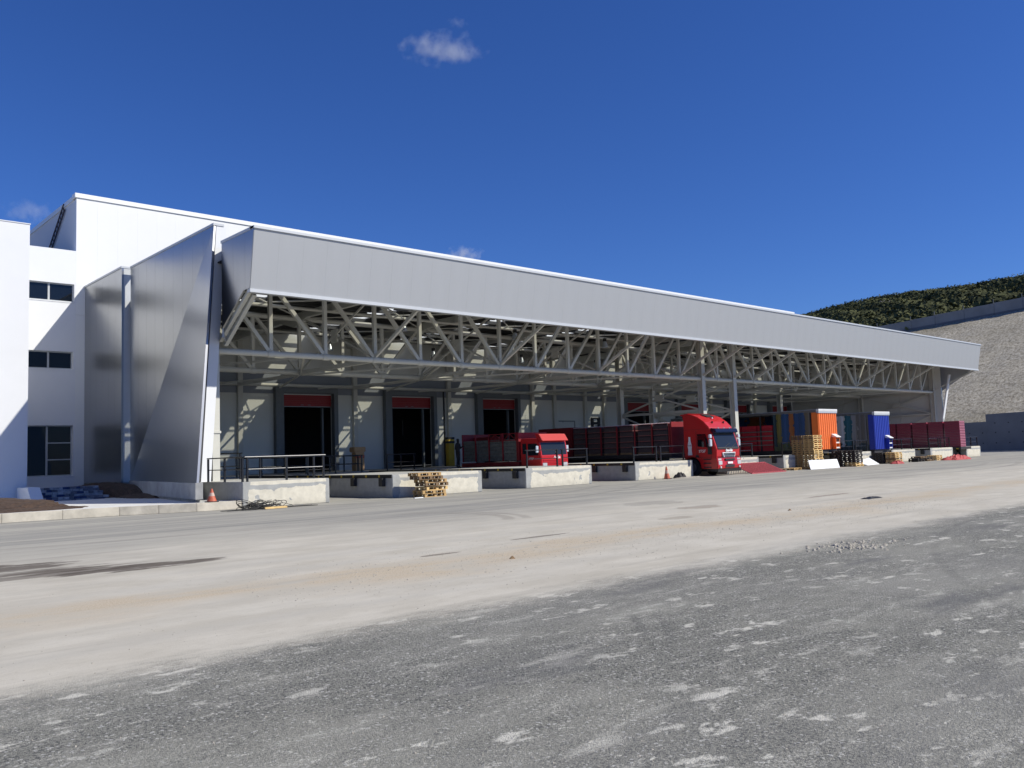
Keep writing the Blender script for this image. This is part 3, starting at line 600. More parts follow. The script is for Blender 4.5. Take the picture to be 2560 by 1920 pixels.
# frames: rafters, ties, x-braces with gussets, outriggers
rf = MB().prism([(-0.12, 0, 10.07), (-0.12, 15.9, 10.07), (-0.12, 15.9, 9.45), (-0.12, 9.5, 9.7), (-0.12, 8.0, 9.3), (-0.12, 6.5, 9.7), (-0.12, 0, 9.6)], (0.24, 0, 0)).mesh('rafter', m_steel)
tie = MB().beam((0, 0.15, 6.62), (0, 7.45, 6.68), 0.2, 0.2).mesh('tie_beam', m_steel)
tie2 = MB().beam((0, 7.75, 6.62), (0, 15.3, 6.66), 0.16, 0.18).mesh('tie_beam', m_steel)
xb1 = MB().beam((0.03, 0.2, 6.8), (0.03, 7.4, 9.8), 0.07, 0.1).mesh('cross_brace', m_steel)
xb2 = MB().beam((-0.03, 0.2, 9.8), (-0.03, 7.4, 6.8), 0.07, 0.1).mesh('cross_brace', m_steel)
gs = B(-0.05, 0.05, 3.5, 4.1, 7.95, 8.65).mesh('gusset_plate', m_steel)
og = MB().beam((0, 0, 6.75), (0, -3.85, 8.72), 0.12, 0.15).mesh('outrigger', m_steel)
for X in FR:
    link('rafter', rf, cp, c_(X, 36, 0)); link('tie_beam', tie, cp, c_(X, 36, 0)); link('tie_beam', tie2, cp, c_(X, 36, 0))
    if X not in (16.1,): link('cross_brace', xb1, cp, c_(X, 36, 0)); link('cross_brace', xb2, cp, c_(X, 36, 0)); link('gusset_plate', gs, cp, c_(X, 36, 0))
    if X not in (16.1, 91.6): link('outrigger', og, cp, c_(X, 36, 0))
    B(-0.1, 0.1, 0.6, 4.5, 9.85, 10.07).build('cantilever_beam', m_steel, cp, c_(X, 31.5, 0))
# plan bracing in bottom chord and roof planes
for a, b in zip(FR[:-1], FR[1:]):
    if b - a < 5: continue
    mid = (a + b) / 2
    for (x0, y0), (x1, y1) in (((a, 43.5), (mid, 36.1)), ((mid, 36.1), (b, 43.5)), ((a, 43.7), (mid - 1.4, 51.3)), ((b, 43.7), (mid + 1.4, 51.3))):
        MB().beam(c_(x0, y0, 6.55), c_(x1, y1, 6.55), 0.09, 0.09).build('plan_brace', m_steel, cp)
    for (x0, y0), (x1, y1) in (((a, 36.2), (b, 43.4)), ((b, 36.2), (a, 43.4)), ((a, 43.8), (b, 51)), ((b, 43.8), (a, 51))):
        MB().tube(c_(x0, y0, 9.75), c_(x1, y1, 9.75), 0.04, 6).build('roof_brace', m_steel, cp)
    MB().tube(c_(a, 47.5, 9.6), c_(b, 47.5, 9.6), 0.09, 8).build('longitudinal_tube', m_steel, cp)
    MB().tube(c_(a, 39.8, 9.6), c_(b, 39.8, 9.6), 0.09, 8).build('longitudinal_tube', m_steel, cp)
# vertical x bracing between columns (4 m bay and corner)
for X in (51.35, 55.3, 91.6):
    for za, zb in ((6.5, 4.45), (4.45, 6.5), (4.3, 1.4), (1.4, 4.3)):
        MB().beam(c_(X + (0.04 if za > zb else -0.04), 36.2, za), c_(X + (0.04 if za > zb else -0.04), 43.4, zb), 0.09, 0.11).build('column_brace', m_steel, cp)
    MB().beam(c_(X, 36.2, 4.38), c_(X, 43.4, 4.38), 0.16, 0.18).build('column_tie', m_steel, cp)
    B(-0.06, 0.06, 3.4, 4.2, 5.25, 5.75).build('gusset_plate', m_steel, cp, c_(X, 36, 0))
for za, zb in ((6.5, 4.45), (4.45, 6.5), (4.3, 1.6), (1.6, 4.3)):
    MB().beam(c_(91.7, 43.8, za), c_(91.7, 51.3, zb), 0.09, 0.1).build('column_brace', m_steel, cp)
# end wall panels inside
for k in range(5):
    y0 = 36.4 + k * 3.1
    B(91.78 - CX, 91.9 - CX, y0 - CY + 0.01, y0 + 3.09 - CY, 1.0, 10.0).build('end_wall_panel', m_inwall, cp)
B(91.8 - CX, 91.92 - CX, 35.2 - CY, 36.39 - CY, 1.0, 9.9).build('end_wall_panel', m_inwall, cp)

# ================================================================== DOCK WALL AND DOORS
dw = thing('dock_wall', 'pale panelled dock wall with red shutter doors in the shade of the canopy', 'wall', (15.4, 51.99, 0))
DX = 15.4
doors = [27.0, 35.5, 44.1, 61.7, 69.9, 78.4, 86.8]; DWD = 3.75
holes = [(d - DX, min(d + DWD, 91.0) - DX, 0.95, 6.05) for d in doors]
wall_with_holes(0, 76.3, 1.0, 6.2, [h for h in holes], -0.10, 0.0).build('lower_wall', m_inwall, dw)
segs = [0.0] + [x - DX for x in WCX] + [76.3]
for a, b in zip(segs[:-1], segs[1:]): B(a + 0.17, b - 0.17, -0.14, -0.0, 6.2, 7.5).build('band_panel', m_band, dw)
B(0, 76.3, -0.1, 0, 7.5, 10.28).build('upper_wall', m_inwall, dw)
for d in doors:
    x0, x1 = d - DX, min(d + DWD, 91.0) - DX
    dr = MB().box(x0 - 0.55, x0, -0.5, -0.11, 1.0, 6.25).box(x1, x1 + 0.3, -0.5, -0.11, 1.0, 6.25).box(x0 - 0.55, x1 + 0.3, -0.5, -0.11, 6.25, 6.6).build('dock_door', m_doorframe, dw)
    sm = MB()
    for k in range(6): sm.box(x0 + 0.08, x1 - 0.02, -0.09 - 0.02 * (k % 2), 0.03, 5.40 + k * 0.125, 5.40 + (k + 1) * 0.125 - 0.006)
    sm.build('roller_shutter', m_shutter, dr); B(x0 + 0.05, x1, -0.12, 0.04, 5.34, 5.395).build('shutter_bar', m_alu, dr)
    B(x1 - 0.62, x1 - 0.5, 0.1, 0.3, 1.0, 5.3).build('inner_post', m_doorframe, dr)
    for k in (0.38, 0.52): B(x0 + k * DWD, x0 + k * DWD + 0.2, -0.125, -0.115, 5.46, 5.50).build('shutter_handle', m_alu, dr)
    B(x0 - 0.35, x0 - 0.27, -0.53, -0.505, 2.6, 2.8).build('switch', m_alu, dr)
MB().box(53.4 - DX, 53.45 - DX, -.12, -.105, 4.3, 4.38).box(52.9 - DX, 54.9 - DX, -.13, -.105, 4.38, 4.46).box(54.85 - DX, 54.93 - DX, -.13, -.105, 1, 4.38).build('service_door', m_doorframe, dw)
B(16, 90, 52.5, 70, 0.7, 0.99); 
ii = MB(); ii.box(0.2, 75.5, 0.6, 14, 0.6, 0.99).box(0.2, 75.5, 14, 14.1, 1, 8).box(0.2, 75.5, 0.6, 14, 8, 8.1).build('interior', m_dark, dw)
# white sheets added in place of daylight openings beyond the third door
B(44.5 - DX, 44.95 - DX, 1.5, 1.52, 3.75, 4.65).build('daylight_sheet', m_text, dw); B(44.55 - DX, 44.95 - DX, 1.5, 1.52, 3.25, 3.6).build('daylight_sheet', m_text, dw)
for k, xx in enumerate((36.2, 36.9, 38.4)): B(xx - DX, xx + 0.05 - DX, 2.4, 2.42, 3.4, 4.6).build('strip', m_alu, dw)  # pale bars added for the faint light strips inside the second door
fh = thing('wall_sign', 'small black H shaped fitting on the pale dock wall', 'wall fitting', (57.0, 51.8, 3.75))
B(0, 0.3, 0, 0.1, 0, 1.0).build('post', m_black, fh); B(0.85, 1.15, 0, 0.1, 0, 1.0).build('post', m_black, fh); B(0.3, 0.85, 0, 0.1, 0.4, 0.6).build('bar', m_black, fh); B(0.3, 0.85, 0.0, 0.1, 0.88, 1.0).build('bar', m_black, fh)
yc = thing('column_guard', 'yellow guard with black bands at the foot of a dock wall column', 'column guard', (40.45, 51.2, 1.0))
B(-0.28, 0.28, -0.2, 0.2, 0, 1.7).build('guard', m_yellow, yc, bev=0.03)
for z in (1.703, 2.0): B(-0.29, 0.29, -0.21, 0.21, z, z + 0.16).build('band', m_black, yc)
B(-0.27, 0.27, -0.19, 0.19, 1.864, 1.999).build('guard', m_yellow, yc)
dpp = MB().tube((40.2, 51.5, 1), (40.2, 51.5, 6.6), 0.07, 8); tag(dpp.build('downpipe', m_black), 'thin black downpipe beside the yellow guarded column', 'pipe')

# ================================================================== PLATFORM AND PIERS
pf = MB().box(15.4, 91.7, 45.5, 51.88, 0.0, 0.997); struct(pf.build('dock_platform', m_plinth))
BAYS = [(18.4, 21.5), (26.6, 29.45), (34.3, 37.9), (43.35, 46.95), (50.65, 53.75), (58.4, 61.9), (66.95, 70.6), (75.15, 78.3), (83.3, 86.5)]
P0 = [14.65] + [b for a, b in BAYS]; P1 = [a for a, b in BAYS] + [90.1]
where = ['nearest the silver wall, under the pale handrail', 'behind the loose pallet stack', 'in front of the small red truck', 'with the leaning orange cone', 'right of the big red truck', 'behind the tall pallet stack', 'between the orange and the blue trailer ends', 'right of the blue trailer end', 'in front of the purple crates', 'at the far right end of the dock']
piers = []
for i, (a, b) in enumerate(zip(P0, P1)):
    t_ = thing('dock_pier', 'cream painted concrete pier %s' % where[i], 'dock pier', (a, 31.3, 0), group='concrete piers between the truck bays')
    w_ = b - a; B(0, w_, 0, 14.19 if i else 4.4, 0, 1.0).build('pier_block', m_pier, t_, bev=0.02)
    if i == 0: B(0.76, w_, 4.4, 14.19, 0, 0.996).build('pier_block', m_pier, t_)
    if i > 0:
        B(-0.035, -0.002, 0.02, 14, 0.86, 1.012).build('edge_angle', m_black, t_)
        bumper = B(-0.2, -0.04, 0, 0.28, 0.5, 0.86).mesh('bumper', m_black)
        for y in (0.5, 2.8, 5.2, 7.6, 10.0): link('bumper', bumper, t_, (0, y, 0))
        ym = B(-0.05, -0.037, 0, 0.12, 0.89, 1.0).mesh('yellow_mark', m_yellow)
        for k in range(9): link('yellow_mark', ym, t_, (0, 0.9 + k * 1.05, 0))
    piers.append(t_)

def railing(x0, x1, y0, y1, label, nposts=3, h=0.92, z=1.0, mtop=None, mats=m_blackpaint):
    t_ = thing('railing', label, 'railing', (x0, y0, z), group='black railings on the docks'); d = Vector((x1 - x0, y1 - y0, 0))
    for i in range(nposts):
        p = d * (i / (nposts - 1)); MB().beam(p, p + Vector((0, 0, h)), 0.07, 0.07).build('post', mats, t_)
    e = d.normalized() * 0.1
    MB().tube(-e + Vector((0, 0, h + .03)), d + e + Vector((0, 0, h + .03)), 0.026, 8).build('top_rail', mtop or mats, t_)
    MB().tube(Vector((0, 0, h * .52)), d + Vector((0, 0, h * .52)), 0.02, 8).build('middle_rail', mtop or mats, t_)
    return t_
railing(14.72, 14.72, 31.45, 34.6, 'black railing along the left flank of the dock end by the silver wall', 3)
railing(14.9, 18.2, 31.42, 31.42, 'black railing with shining pale top rail at the left dock end', 3, mtop=m_alu)
railing(15.9, 17.4, 38.6, 37.4, 'raised railing piece standing in the shade behind the left dock end', 2, h=1.15)
railing(18.2, 18.2, 32.2, 39.5, 'dark railing running back along the inner side of the left dock end', 4)
railing(21.8, 24.5, 44.2, 44.2, 'dark railing deep in the shade before the first door', 3)
railing(22.6, 25.9, 40.6, 40.6, 'dark railing standing beside the tan cardboard box', 3)
railing(27.2, 29.2, 46.2, 46.2, 'dark railing across the shaded dock before the second door', 3)
railing(29.6, 31.6, 43.6, 43.6, 'dark railing in the shade in front of the yellow column guard', 3)
for (a, b, l) in ((29.75, 31.9, 'black railing over the cab front of the small red truck, left of the pair'), (32.3, 34.15, 'black railing over the cab front of the small red truck, right of the pair'),
                  (38.05, 40.1, 'black railing behind the leaning orange cone, before the dark bottle loads'), (40.5, 42.7, 'black railing just left of the big red truck cab'),
                  (47.4, 50.2, 'black railing in front of the brown bin'), (54.0, 56.0, 'black railing partly behind the tall pallet stack'), (62.2, 64.4, 'black railing right of the orange trailer end'), (64.8, 66.7, 'black railing before the grey and teal curtain'),
                  (71.1, 74.9, 'black railing right of the blue trailer end'), (78.6, 80.6, 'black railing before the middle of the purple crates'), (81.1, 83.1, 'black railing before the purple crates, right of a pair'), (86.8, 89.9, 'black railing on the last pier at the far right')):
    railing(a, b, 31.5, 31.5, l, 3 if b - a > 2.5 else 2, h=0.85)

# ================================================================== TRUCKS
def wheel(parent, x, y, r=0.5, w_=0.32, side=-1):
    t_ = MB().tube((x, y, r), (x + w_, y, r), r, 24).build('wheel', m_tyre, parent)
    xx = x - 0.01 if side < 0 else x + w_ + 0.01
    MB().tube((xx, y, r), (xx + (0.03 if side < 0 else -0.03), y, r), r * 0.58, 18).build('rim', m_rim, t_)
    MB().tube((xx - 0.05 if side < 0 else xx + 0.05, y, r), (xx + 0.02 if side < 0 else xx - 0.02, y, r), r * 0.22, 12).build('hub', m_rim, t_)
    return t_
def bottle_outline(x, yc_, z0, h, wd):
    prof = [(0.50, 0), (0.50, 0.06), (0.44, 0.18), (0.40, 0.30), (0.46, 0.42), (0.48, 0.52), (0.36, 0.66), (0.22, 0.78), (0.20, 0.97), (0.22, 0.97), (0.22, 1.0)]
    return [(x, yc_ - u * wd, z0 + v * h) for u, v in prof] + [(x, yc_ + u * wd, z0 + v * h) for u, v in reversed(prof)]
# -- big tractor with trailer
tx, ty = 44.0, 30.0
bt = thing('truck', 'big red high-roof articulated truck with white bottle emblem on its cab', 'truck', (tx, ty, 0))
prof = [(0.12, 0.95), (0.04, 1.2), (0.02, 1.62), (0.38, 2.72), (0.50, 2.95), (0.85, 3.30), (1.30, 3.60), (1.75, 3.76), (2.30, 3.84), (2.42, 3.74), (2.36, 3.40), (2.38, 1.15), (2.36, 1.02)]
arch = [(1.85 + 0.66 * math.cos(a), 0.52 + 0.66 * math.sin(a)) for a in [math.radians(d) for d in range(48, 185, 12)]]
prof2 = prof + [(u, z) for u, z in arch] + [(1.15, 0.45), (0.15, 0.42)]
cab = MB().prism([(0.0, u, z) for u, z in prof2], (2.5, 0, 0)).build('cab', m_red, bt, bev=0.045)
# windscreen, slanted
def slanted(x0, x1, u0, z0, u1, z1, d0, d1):
    n = Vector((0, -(z1 - z0), (u1 - u0))).normalized(); a0 = n * d0; a1 = n * d1
    P_ = [Vector((x0, u0, z0)), Vector((x1, u0, z0)), Vector((x1, u1, z1)), Vector((x0, u1, z1))]
    return MB().add([p + a0 for p in P_] + [p + a1 for p in P_], [(0, 1, 2, 3), (7, 6, 5, 4), (0, 4, 5, 1), (1, 5, 6, 2), (2, 6, 7, 3), (3, 7, 4, 0)])
ws = slanted(0.14, 2.36, 0.04, 1.70, 0.33, 2.58, -0.02, 0.02).build('windscreen', m_wind, bt)
slanted(0.12, 2.38, 0.025, 1.655, 0.042, 1.70, -0.02, 0.03).build('wiper_panel', m_black, bt)
MB().tube((0.9, 0.02, 1.72), (1.5, 0.08, 1.95), 0.012, 5).build('wiper', m_black, bt); MB().tube((1.7, 0.02, 1.72), (2.2, 0.08, 1.95), 0.012, 5).build('wiper', m_black, bt)
MB().prism([(0.06, 0.30, 2.56), (0.06, 0.02, 2.62), (0.06, 0.10, 2.84), (0.06, 0.46, 2.90)], (2.38, 0, 0)).build('sun_visor', m_visor, bt, bev=0.03)
MB().prism([(0.1, 2.05, 3.86), (0.1, 2.62, 3.80), (0.1, 2.66, 3.74), (0.1, 2.3, 3.68)], (2.3, 0, 0)).build('roof_spoiler', m_red, bt, bev=0.015)
slanted(0.95, 1.75, 1.25, 3.585, 1.72, 3.765, 0.0, 0.045).build('roof_hatch', m_black, bt)
for xx in (0.75, 1.95): MB().tube((xx, 0.75, 3.2), (xx, 0.72, 3.32), 0.05, 8).build('horn', m_black, bt)
B(1.22, 1.32, 1.05, 1.15, 3.5, 3.58).build('roof_light', m_lamp, bt)
# bumper, grille, lights
MB().prism([(-0.02, -0.02, 0.42), (-0.02, -0.06, 0.62), (-0.02, 0.0, 1.10), (-0.02, 0.3, 1.10), (-0.02, 0.3, 0.42)], (2.54, 0, 0)).build('bumper', m_red, bt, bev=0.03)
MB().prism([(0.02, 0.0, 0.24), (0.02, -0.04, 0.415), (0.02, 0.5, 0.415), (0.02, 0.5, 0.3)], (2.46, 0, 0)).build('lower_bumper', m_black, bt)
gf = MB().prism([(0.55, -0.035, 1.40), (1.95, -0.035, 1.40), (1.82, -0.055, 1.10), (0.68, -0.055, 1.10)], (0, 0.09, 0)).build('grille', m_grill, bt, bev=0.01)
for k in range(3): B(0.66 + 0.035 * k, 1.84 - 0.035 * k, -0.075, -0.03, 1.30 - k * 0.085, 1.35 - k * 0.085).build('slat', m_black, gf)
B(0.75, 1.75, -0.085, 0.0, 0.90, 1.02).build('air_intake', m_black, bt, bev=0.01); B(0.78, 1.72, -0.08, 0.0, 0.50, 0.66).build('air_intake', m_black, bt, bev=0.01)
B(0.98, 1.50, -0.10, -0.06, 0.71, 0.83).build('number_plate', m_text, bt)
for xx, s_ in ((0.06, 0), (2.06, 1)):
    h1 = B(xx, xx + 0.38, -0.075, 0.1, 0.66, 0.90).build('headlight', m_lamp, bt, bev=0.02); B(xx + 0.02, xx + 0.34, -0.03, 0.1, 0.94, 1.04).build('indicator', m_lamp, bt)
    MB().tube((xx + 0.19, -0.1, 0.52), (xx + 0.19, -0.03, 0.52), 0.07, 10).build('fog_light', m_lamp, bt)
for xx, sx_ in ((-0.02, -1), (2.52, 1)):
    x_in = xx; 
    MB().prism([(xx, 0.32, 1.30), (xx, 0.62, 1.30), (xx, 0.62, 1.95), (xx, 0.34, 1.95)], (0.02 * -sx_ * -1, 0, 0)).build('quarter_panel', m_black, bt)
    MB().prism([(xx, 0.62, 1.72), (xx, 1.35, 1.80), (xx, 1.35, 2.55), (xx, 0.75, 2.55), (xx, 0.60, 2.1)], (0.03 * sx_ * -1, 0, 0)).build('side_window', m_glass, bt)
    mo = B(xx + sx_ * 0.12, xx + sx_ * 0.36, 0.18, 0.30, 1.78, 2.22).build('mirror', m_mirror, bt, bev=0.03); B(xx + sx_ * 0.12, xx + sx_ * 0.36, 0.18, 0.32, 2.27, 2.5).build('mirror_top', m_mirror, mo, bev=0.03)
    MB().tube((xx, 0.4, 2.0), (xx + sx_ * 0.2, 0.32, 2.0), 0.02, 6).tube((xx, 0.4, 2.5), (xx + sx_ * 0.2, 0.32, 2.45), 0.02, 6).build('mirror_arm', m_black, mo)
    for k in range(3): B(min(xx, xx + sx_ * 0.02), max(xx, xx + sx_ * 0.02), 0.42, 0.95, 0.5 + k * 0.24, 0.56 + k * 0.24).build('step', m_black, bt)
    MB().prism([(xx, 1.28, 1.14), (xx, 1.52, 1.14), (xx, 1.52, 1.28), (xx, 1.28, 1.28)], (0.012 * sx_, 0, 0)).build('fuel_flap', m_black, bt)
for yy in (0.98, 1.50):
    pass
B(-0.012, -0.001, 1.42, 1.44, 1.20, 2.75).build('door_seam', m_black, bt); B(-0.012, -0.001, 0.40, 0.42, 1.05, 2.6).build('door_seam', m_black, bt); B(-0.012, -0.001, 0.42, 1.42, 1.13, 1.145).build('door_seam', m_black, bt)
B(-0.03, -0.001, 1.24, 1.38, 1.62, 1.66).build('door_handle', m_black, bt); B(-0.008, -0.001, 0.0, 2.36, 2.84, 2.85).build('roof_seam', m_black, bt)
B(0.1, 2.4, -0.012, 0.02, 1.105, 1.125).build('bonnet_seam', m_black, bt); B(0.15, 2.35, -0.02, 0.03, 1.60, 1.655).build('wiper_panel', m_black, bt)
for xx in (0.35, 0.95, 1.55, 2.15): MB().tube((xx, 0.03, 2.86), (xx, 0.08, 2.9), 0.035, 8).build('marker_lamp', m_lamp, bt)
be = MB().prism(bottle_outline(-0.035, 1.92, 1.28, 1.12, 0.30), (0.02, 0, 0)); be.build('bottle_emblem', m_text, bt)
text_part('Coca-Cola', 'bottle_lettering', 0.10, m_shutter, bt, (-0.042, 1.92, 1.84), (0, -1, 0), (0, 0, 1), 0.002, 0.25, 0.002, sx=0.6)
text_part('YFSF', 'door_lettering', 0.26, m_text, bt, (-0.03, 1.05, 1.42), (0, -1, 0), (0, 0, 1), 0.004, 0.25, 0.0)
text_part('Coca-Cola', 'front_lettering', 0.20, m_text, bt, (1.27, -0.01, 1.455), (1, 0, 0), (0, 0.02, 1), 0.02, 0.3, 0.012, sx=0.8)
for yy in (1.85,):
    wheel(bt, 0.05, yy, 0.52, side=-1); wheel(bt, 2.13, yy, 0.52, side=1)
MB().prism([(0.5, 1.1, 0.25), (2.0, 1.1, 0.25), (2.0, 4.5, 0.55), (0.5, 4.5, 0.55)], (0, 0, 0.4)).build('chassis', m_chassis, bt)
for yy in (4.6,): wheel(bt, 0.05, yy, 0.5); wheel(bt, 2.13, yy, 0.5, side=1)
B(0.0, 2.5, 3.35, 15.4, 1.18, 1.42).build('trailer_bed', m_chassis, bt); 
B(0.02, 2.48, 3.28, 3.38, 1.45, 3.42).build('headboard', m_redmatt, bt); B(-0.01, 2.51, 3.24, 3.30, 2.52, 2.60).build('headboard_rail', m_redmatt, bt)
for yy in (3.4, 4.78, 6.2, 7.72, 9.15, 10.5, 11.9): B(-0.03, 0.03, yy, yy + 0.09, 1.42, 3.3).build('stake', m_redmatt, bt)
B(-0.03, 2.5, 11.95, 15.2, 1.43, 3.45).build('rear_box', m_redmatt, bt)
for yy in (11.0, 12.3, 13.6): wheel(bt, 0.05, yy, 0.48); wheel(bt, 2.13, yy, 0.48, side=1)
B(0.3, 2.2, 5.2, 15.2, 0.75, 1.17).build('trailer_frame', m_chassis, bt)
# bottle loads
def bottle_load(nl=5, wy=1.14, wx=1.1, lh=0.34):
    root = bpy.data.objects.new('bottle_pallet', None); COL.objects.link(root)
    B(0, wx, 0, wy, 0, 0.12).build('pallet', m_woodold, root)
    b = MB(); n = 14
    for l in range(nl):
        z = 0.13 + l * (lh + 0.02)
        for k in range(n):
            y = (k + .5) * wy / n; b.tube((0.045, y, z), (0.045, y, z + lh * .65), 0.04, 6); b.tube((0.045, y, z + lh * .65), (0.045, y, z + lh), 0.04, 6, 0.015)
            x = (k + .5) * wx / n; b.tube((x, 0.045, z), (x, 0.045, z + lh * .65), 0.04, 6); b.tube((x, 0.045, z + lh * .65), (x, 0.045, z + lh), 0.04, 6, 0.015)
        b.box(0.085, wx - .03, 0.085, wy - .03, z, z + lh - .01)
    b.build('bottles', m_bottle, root)['kind'] = 'stuff'
    pads = B(0, wx, 0, wy, 0.0, 0.02).mesh('layer_pad', m_pad)
    for l in range(nl): link('layer_pad', pads, root, (0, 0, 0.13 + (l + 1) * (lh + .02) - .02))
    c = MB(); 
    for i in range(12):
        for j in range(12): c.tube(((i + .5) * wx / 12, (j + .5) * wy / 12, 0.13 + nl * (lh + .02)), ((i + .5) * wx / 12, (j + .5) * wy / 12, 0.13 + nl * (lh + .02) + 0.05), 0.02, 5)
    c.build('caps', m_caps, root)['kind'] = 'stuff'
    return root
bl = bottle_load()
ys_ = [33.62, 34.92, 36.45, 37.87, 39.3, 40.7]
for i, y in enumerate(ys_):
    lab = 'film-wrapped pallet of dark bottles, %s behind the big red cab' % ORD[i]
    r = bl if i == 0 else dup(bl, (0, 0, 0)); r.location = (44.06, y, 1.425); tag(r, lab, 'bottle pallet', 'pallets of bottles on the big truck')
for i, y in enumerate(ys_):
    r = dup(bl, (45.26, y, 1.425)); tag(r, 'pallet of dark bottles on the far side of the trailer, %s from the cab' % ORD[i], 'bottle pallet', 'pallets of bottles on the big truck')
# -- small truck
sx0, sy0 = 34.75, 35.6
stk = thing('truck', 'small flat-fronted red truck half hidden behind the third pier', 'truck', (sx0, sy0, 0))
sp_ = [(0.10, 0.45), (0.0, 0.8), (0.0, 1.55), (0.16, 2.42), (0.30, 2.56), (1.65, 2.62), (1.72, 2.5), (1.72, 0.95), (1.5, 0.95)] + [(0.95 + 0.52 * math.cos(math.radians(d)), 0.48 + 0.52 * math.sin(math.radians(d))) for d in range(20, 165, 16)] + [(0.42, 0.45)]
MB().prism([(0, u, z) for u, z in sp_], (2.25, 0, 0)).build('cab', m_red, stk, bev=0.04)
slanted(0.12, 2.13, 0.012, 1.62, 0.145, 2.33, -0.02, 0.02).build('windscreen', m_wind, stk)
MB().prism([(0.05, -0.12, 2.42), (0.05, 0.16, 2.82), (0.05, 0.55, 2.86), (0.05, 0.3, 2.44)], (2.15, 0, 0)).build('wind_deflector', m_red, stk, bev=0.02)
slanted(1.2, 1.3, -0.01, 1.66, 0.06, 1.8, 0.0, 0.03).build('wiper', m_black, stk); MB().tube((0.9, 0.06, 1.95), (1.5, 0.0, 1.66), 0.012, 5).build('wiper', m_black, stk)
for k in range(5): B(0.15 if k < 3 else 0.5, 2.1 if k < 3 else 1.75, -0.03, 0.02, 1.30 - k * 0.10, 1.35 - k * 0.10).build('grille_bar', m_red, stk)
for xx in (0.1, 1.78): B(xx, xx + 0.36, -0.05, 0.1, 0.92, 1.16).build('headlight', m_lamp, stk, bev=0.02)
B(-0.02, 2.27, -0.08, 0.2, 0.5, 0.82).build('bumper', m_red, stk, bev=0.03); B(0.85, 1.4, -0.1, -0.075, 0.58, 0.70).build('number_plate', m_text, stk)
text_part('Coca-Cola', 'front_lettering', 0.2, m_text, stk, (1.3, -0.008, 1.40), (1, 0, 0), (0, 0, 1), 0.01, 0.3, 0.008, sx=0.6)
text_part('YFSF', 'door_lettering', 0.2, m_text, stk, (-0.03, 0.8, 1.35), (0, -1, 0), (0, 0, 1), 0.004, 0.25, 0.0)
for xx, s_ in ((-0.02, -1), (2.27, 1)):
    MB().prism([(xx, 0.22, 1.60), (xx, 1.05, 1.60), (xx, 1.05, 2.28), (xx, 0.32, 2.28)], (0.03 * -s_, 0, 0)).build('side_window', m_glass, stk)
    B(min(xx, xx + s_ * .2), max(xx, xx + s_ * .2), 0.15, 0.22, 1.75, 2.15).build('mirror', m_mirror, stk, bev=0.02)
    B(min(xx, xx + s_ * .02), max(xx, xx + s_ * .02), 1.2, 1.5, 1.7, 2.3).build('rear_window', m_glass, stk)
wheel(stk, 0.05, 0.95, 0.48); wheel(stk, 1.9, 0.95, 0.48, side=1); wheel(stk, 0.05, 5.6, 0.48); wheel(stk, 1.9, 5.6, 0.48, side=1)
B(0.2, 2.0, 1.6, 7.1, 0.55, 0.95).build('chassis', m_chassis, stk)
B(-0.05, 2.3, 1.85, 7.15, 1.0, 1.25).build('bed', m_redmatt, stk)
B(-0.05, 2.3, 1.8, 1.9, 1.33, 2.98).build('headboard', m_redmatt, stk)
B(0.0, 2.3, 7.05, 7.15, 1.33, 3.05).build('tailboard', m_redmatt, stk)
B(0.9, 0.96, 4.6, 7.05, 1.33, 2.85).build('centre_board', m_redmatt, stk)
for k in range(5): B(-0.05, 0.02, 1.94 + k * 1.27, 2.01 + k * 1.27, 1.32, 3.0 - (0.1 if k == 2 else 0)).build('stake', m_redmatt, stk)
for a in (2.1, 3.4):
    gt = MB().beam((0.0, a, 2.55), (0.0, a + 1.1, 2.55), .04, .04).beam((0.0, a, 2.95), (0.0, a + 1.1, 2.95), .04, .04).beam((0, a, 2.55), (0, a + .55, 2.95), .03, .03).beam((0, a + .55, 2.95), (0, a + 1.1, 2.55), .03, .03).beam((0, a + .55, 2.55), (0, a + .55, 2.95), .03, .03).beam((0, a, 2.5), (0, a, 2.98), .04, .04).beam((0, a + 1.1, 2.5), (0, a + 1.1, 2.98), .04, .04)
    gt.build('side_gate', m_redmatt, stk)
for i in range(4):
    y = 2.08 + i * 1.27; m = MB()
    for l in range(6): m.box(0.0 + random.uniform(0, .03), 0.85, y - .03 + random.uniform(0, .03), y + 1.14, 1.34 + l * 0.215, 1.545 + l * 0.215)
    tag(m.build('crate_stack', m_greypack, None, (sx0, sy0, 0), bev=0.015), 'grey film-wrapped crate stack on the small red truck, %s behind its cab' % ORD[i], 'crate stack', 'grey stacks on the small truck')

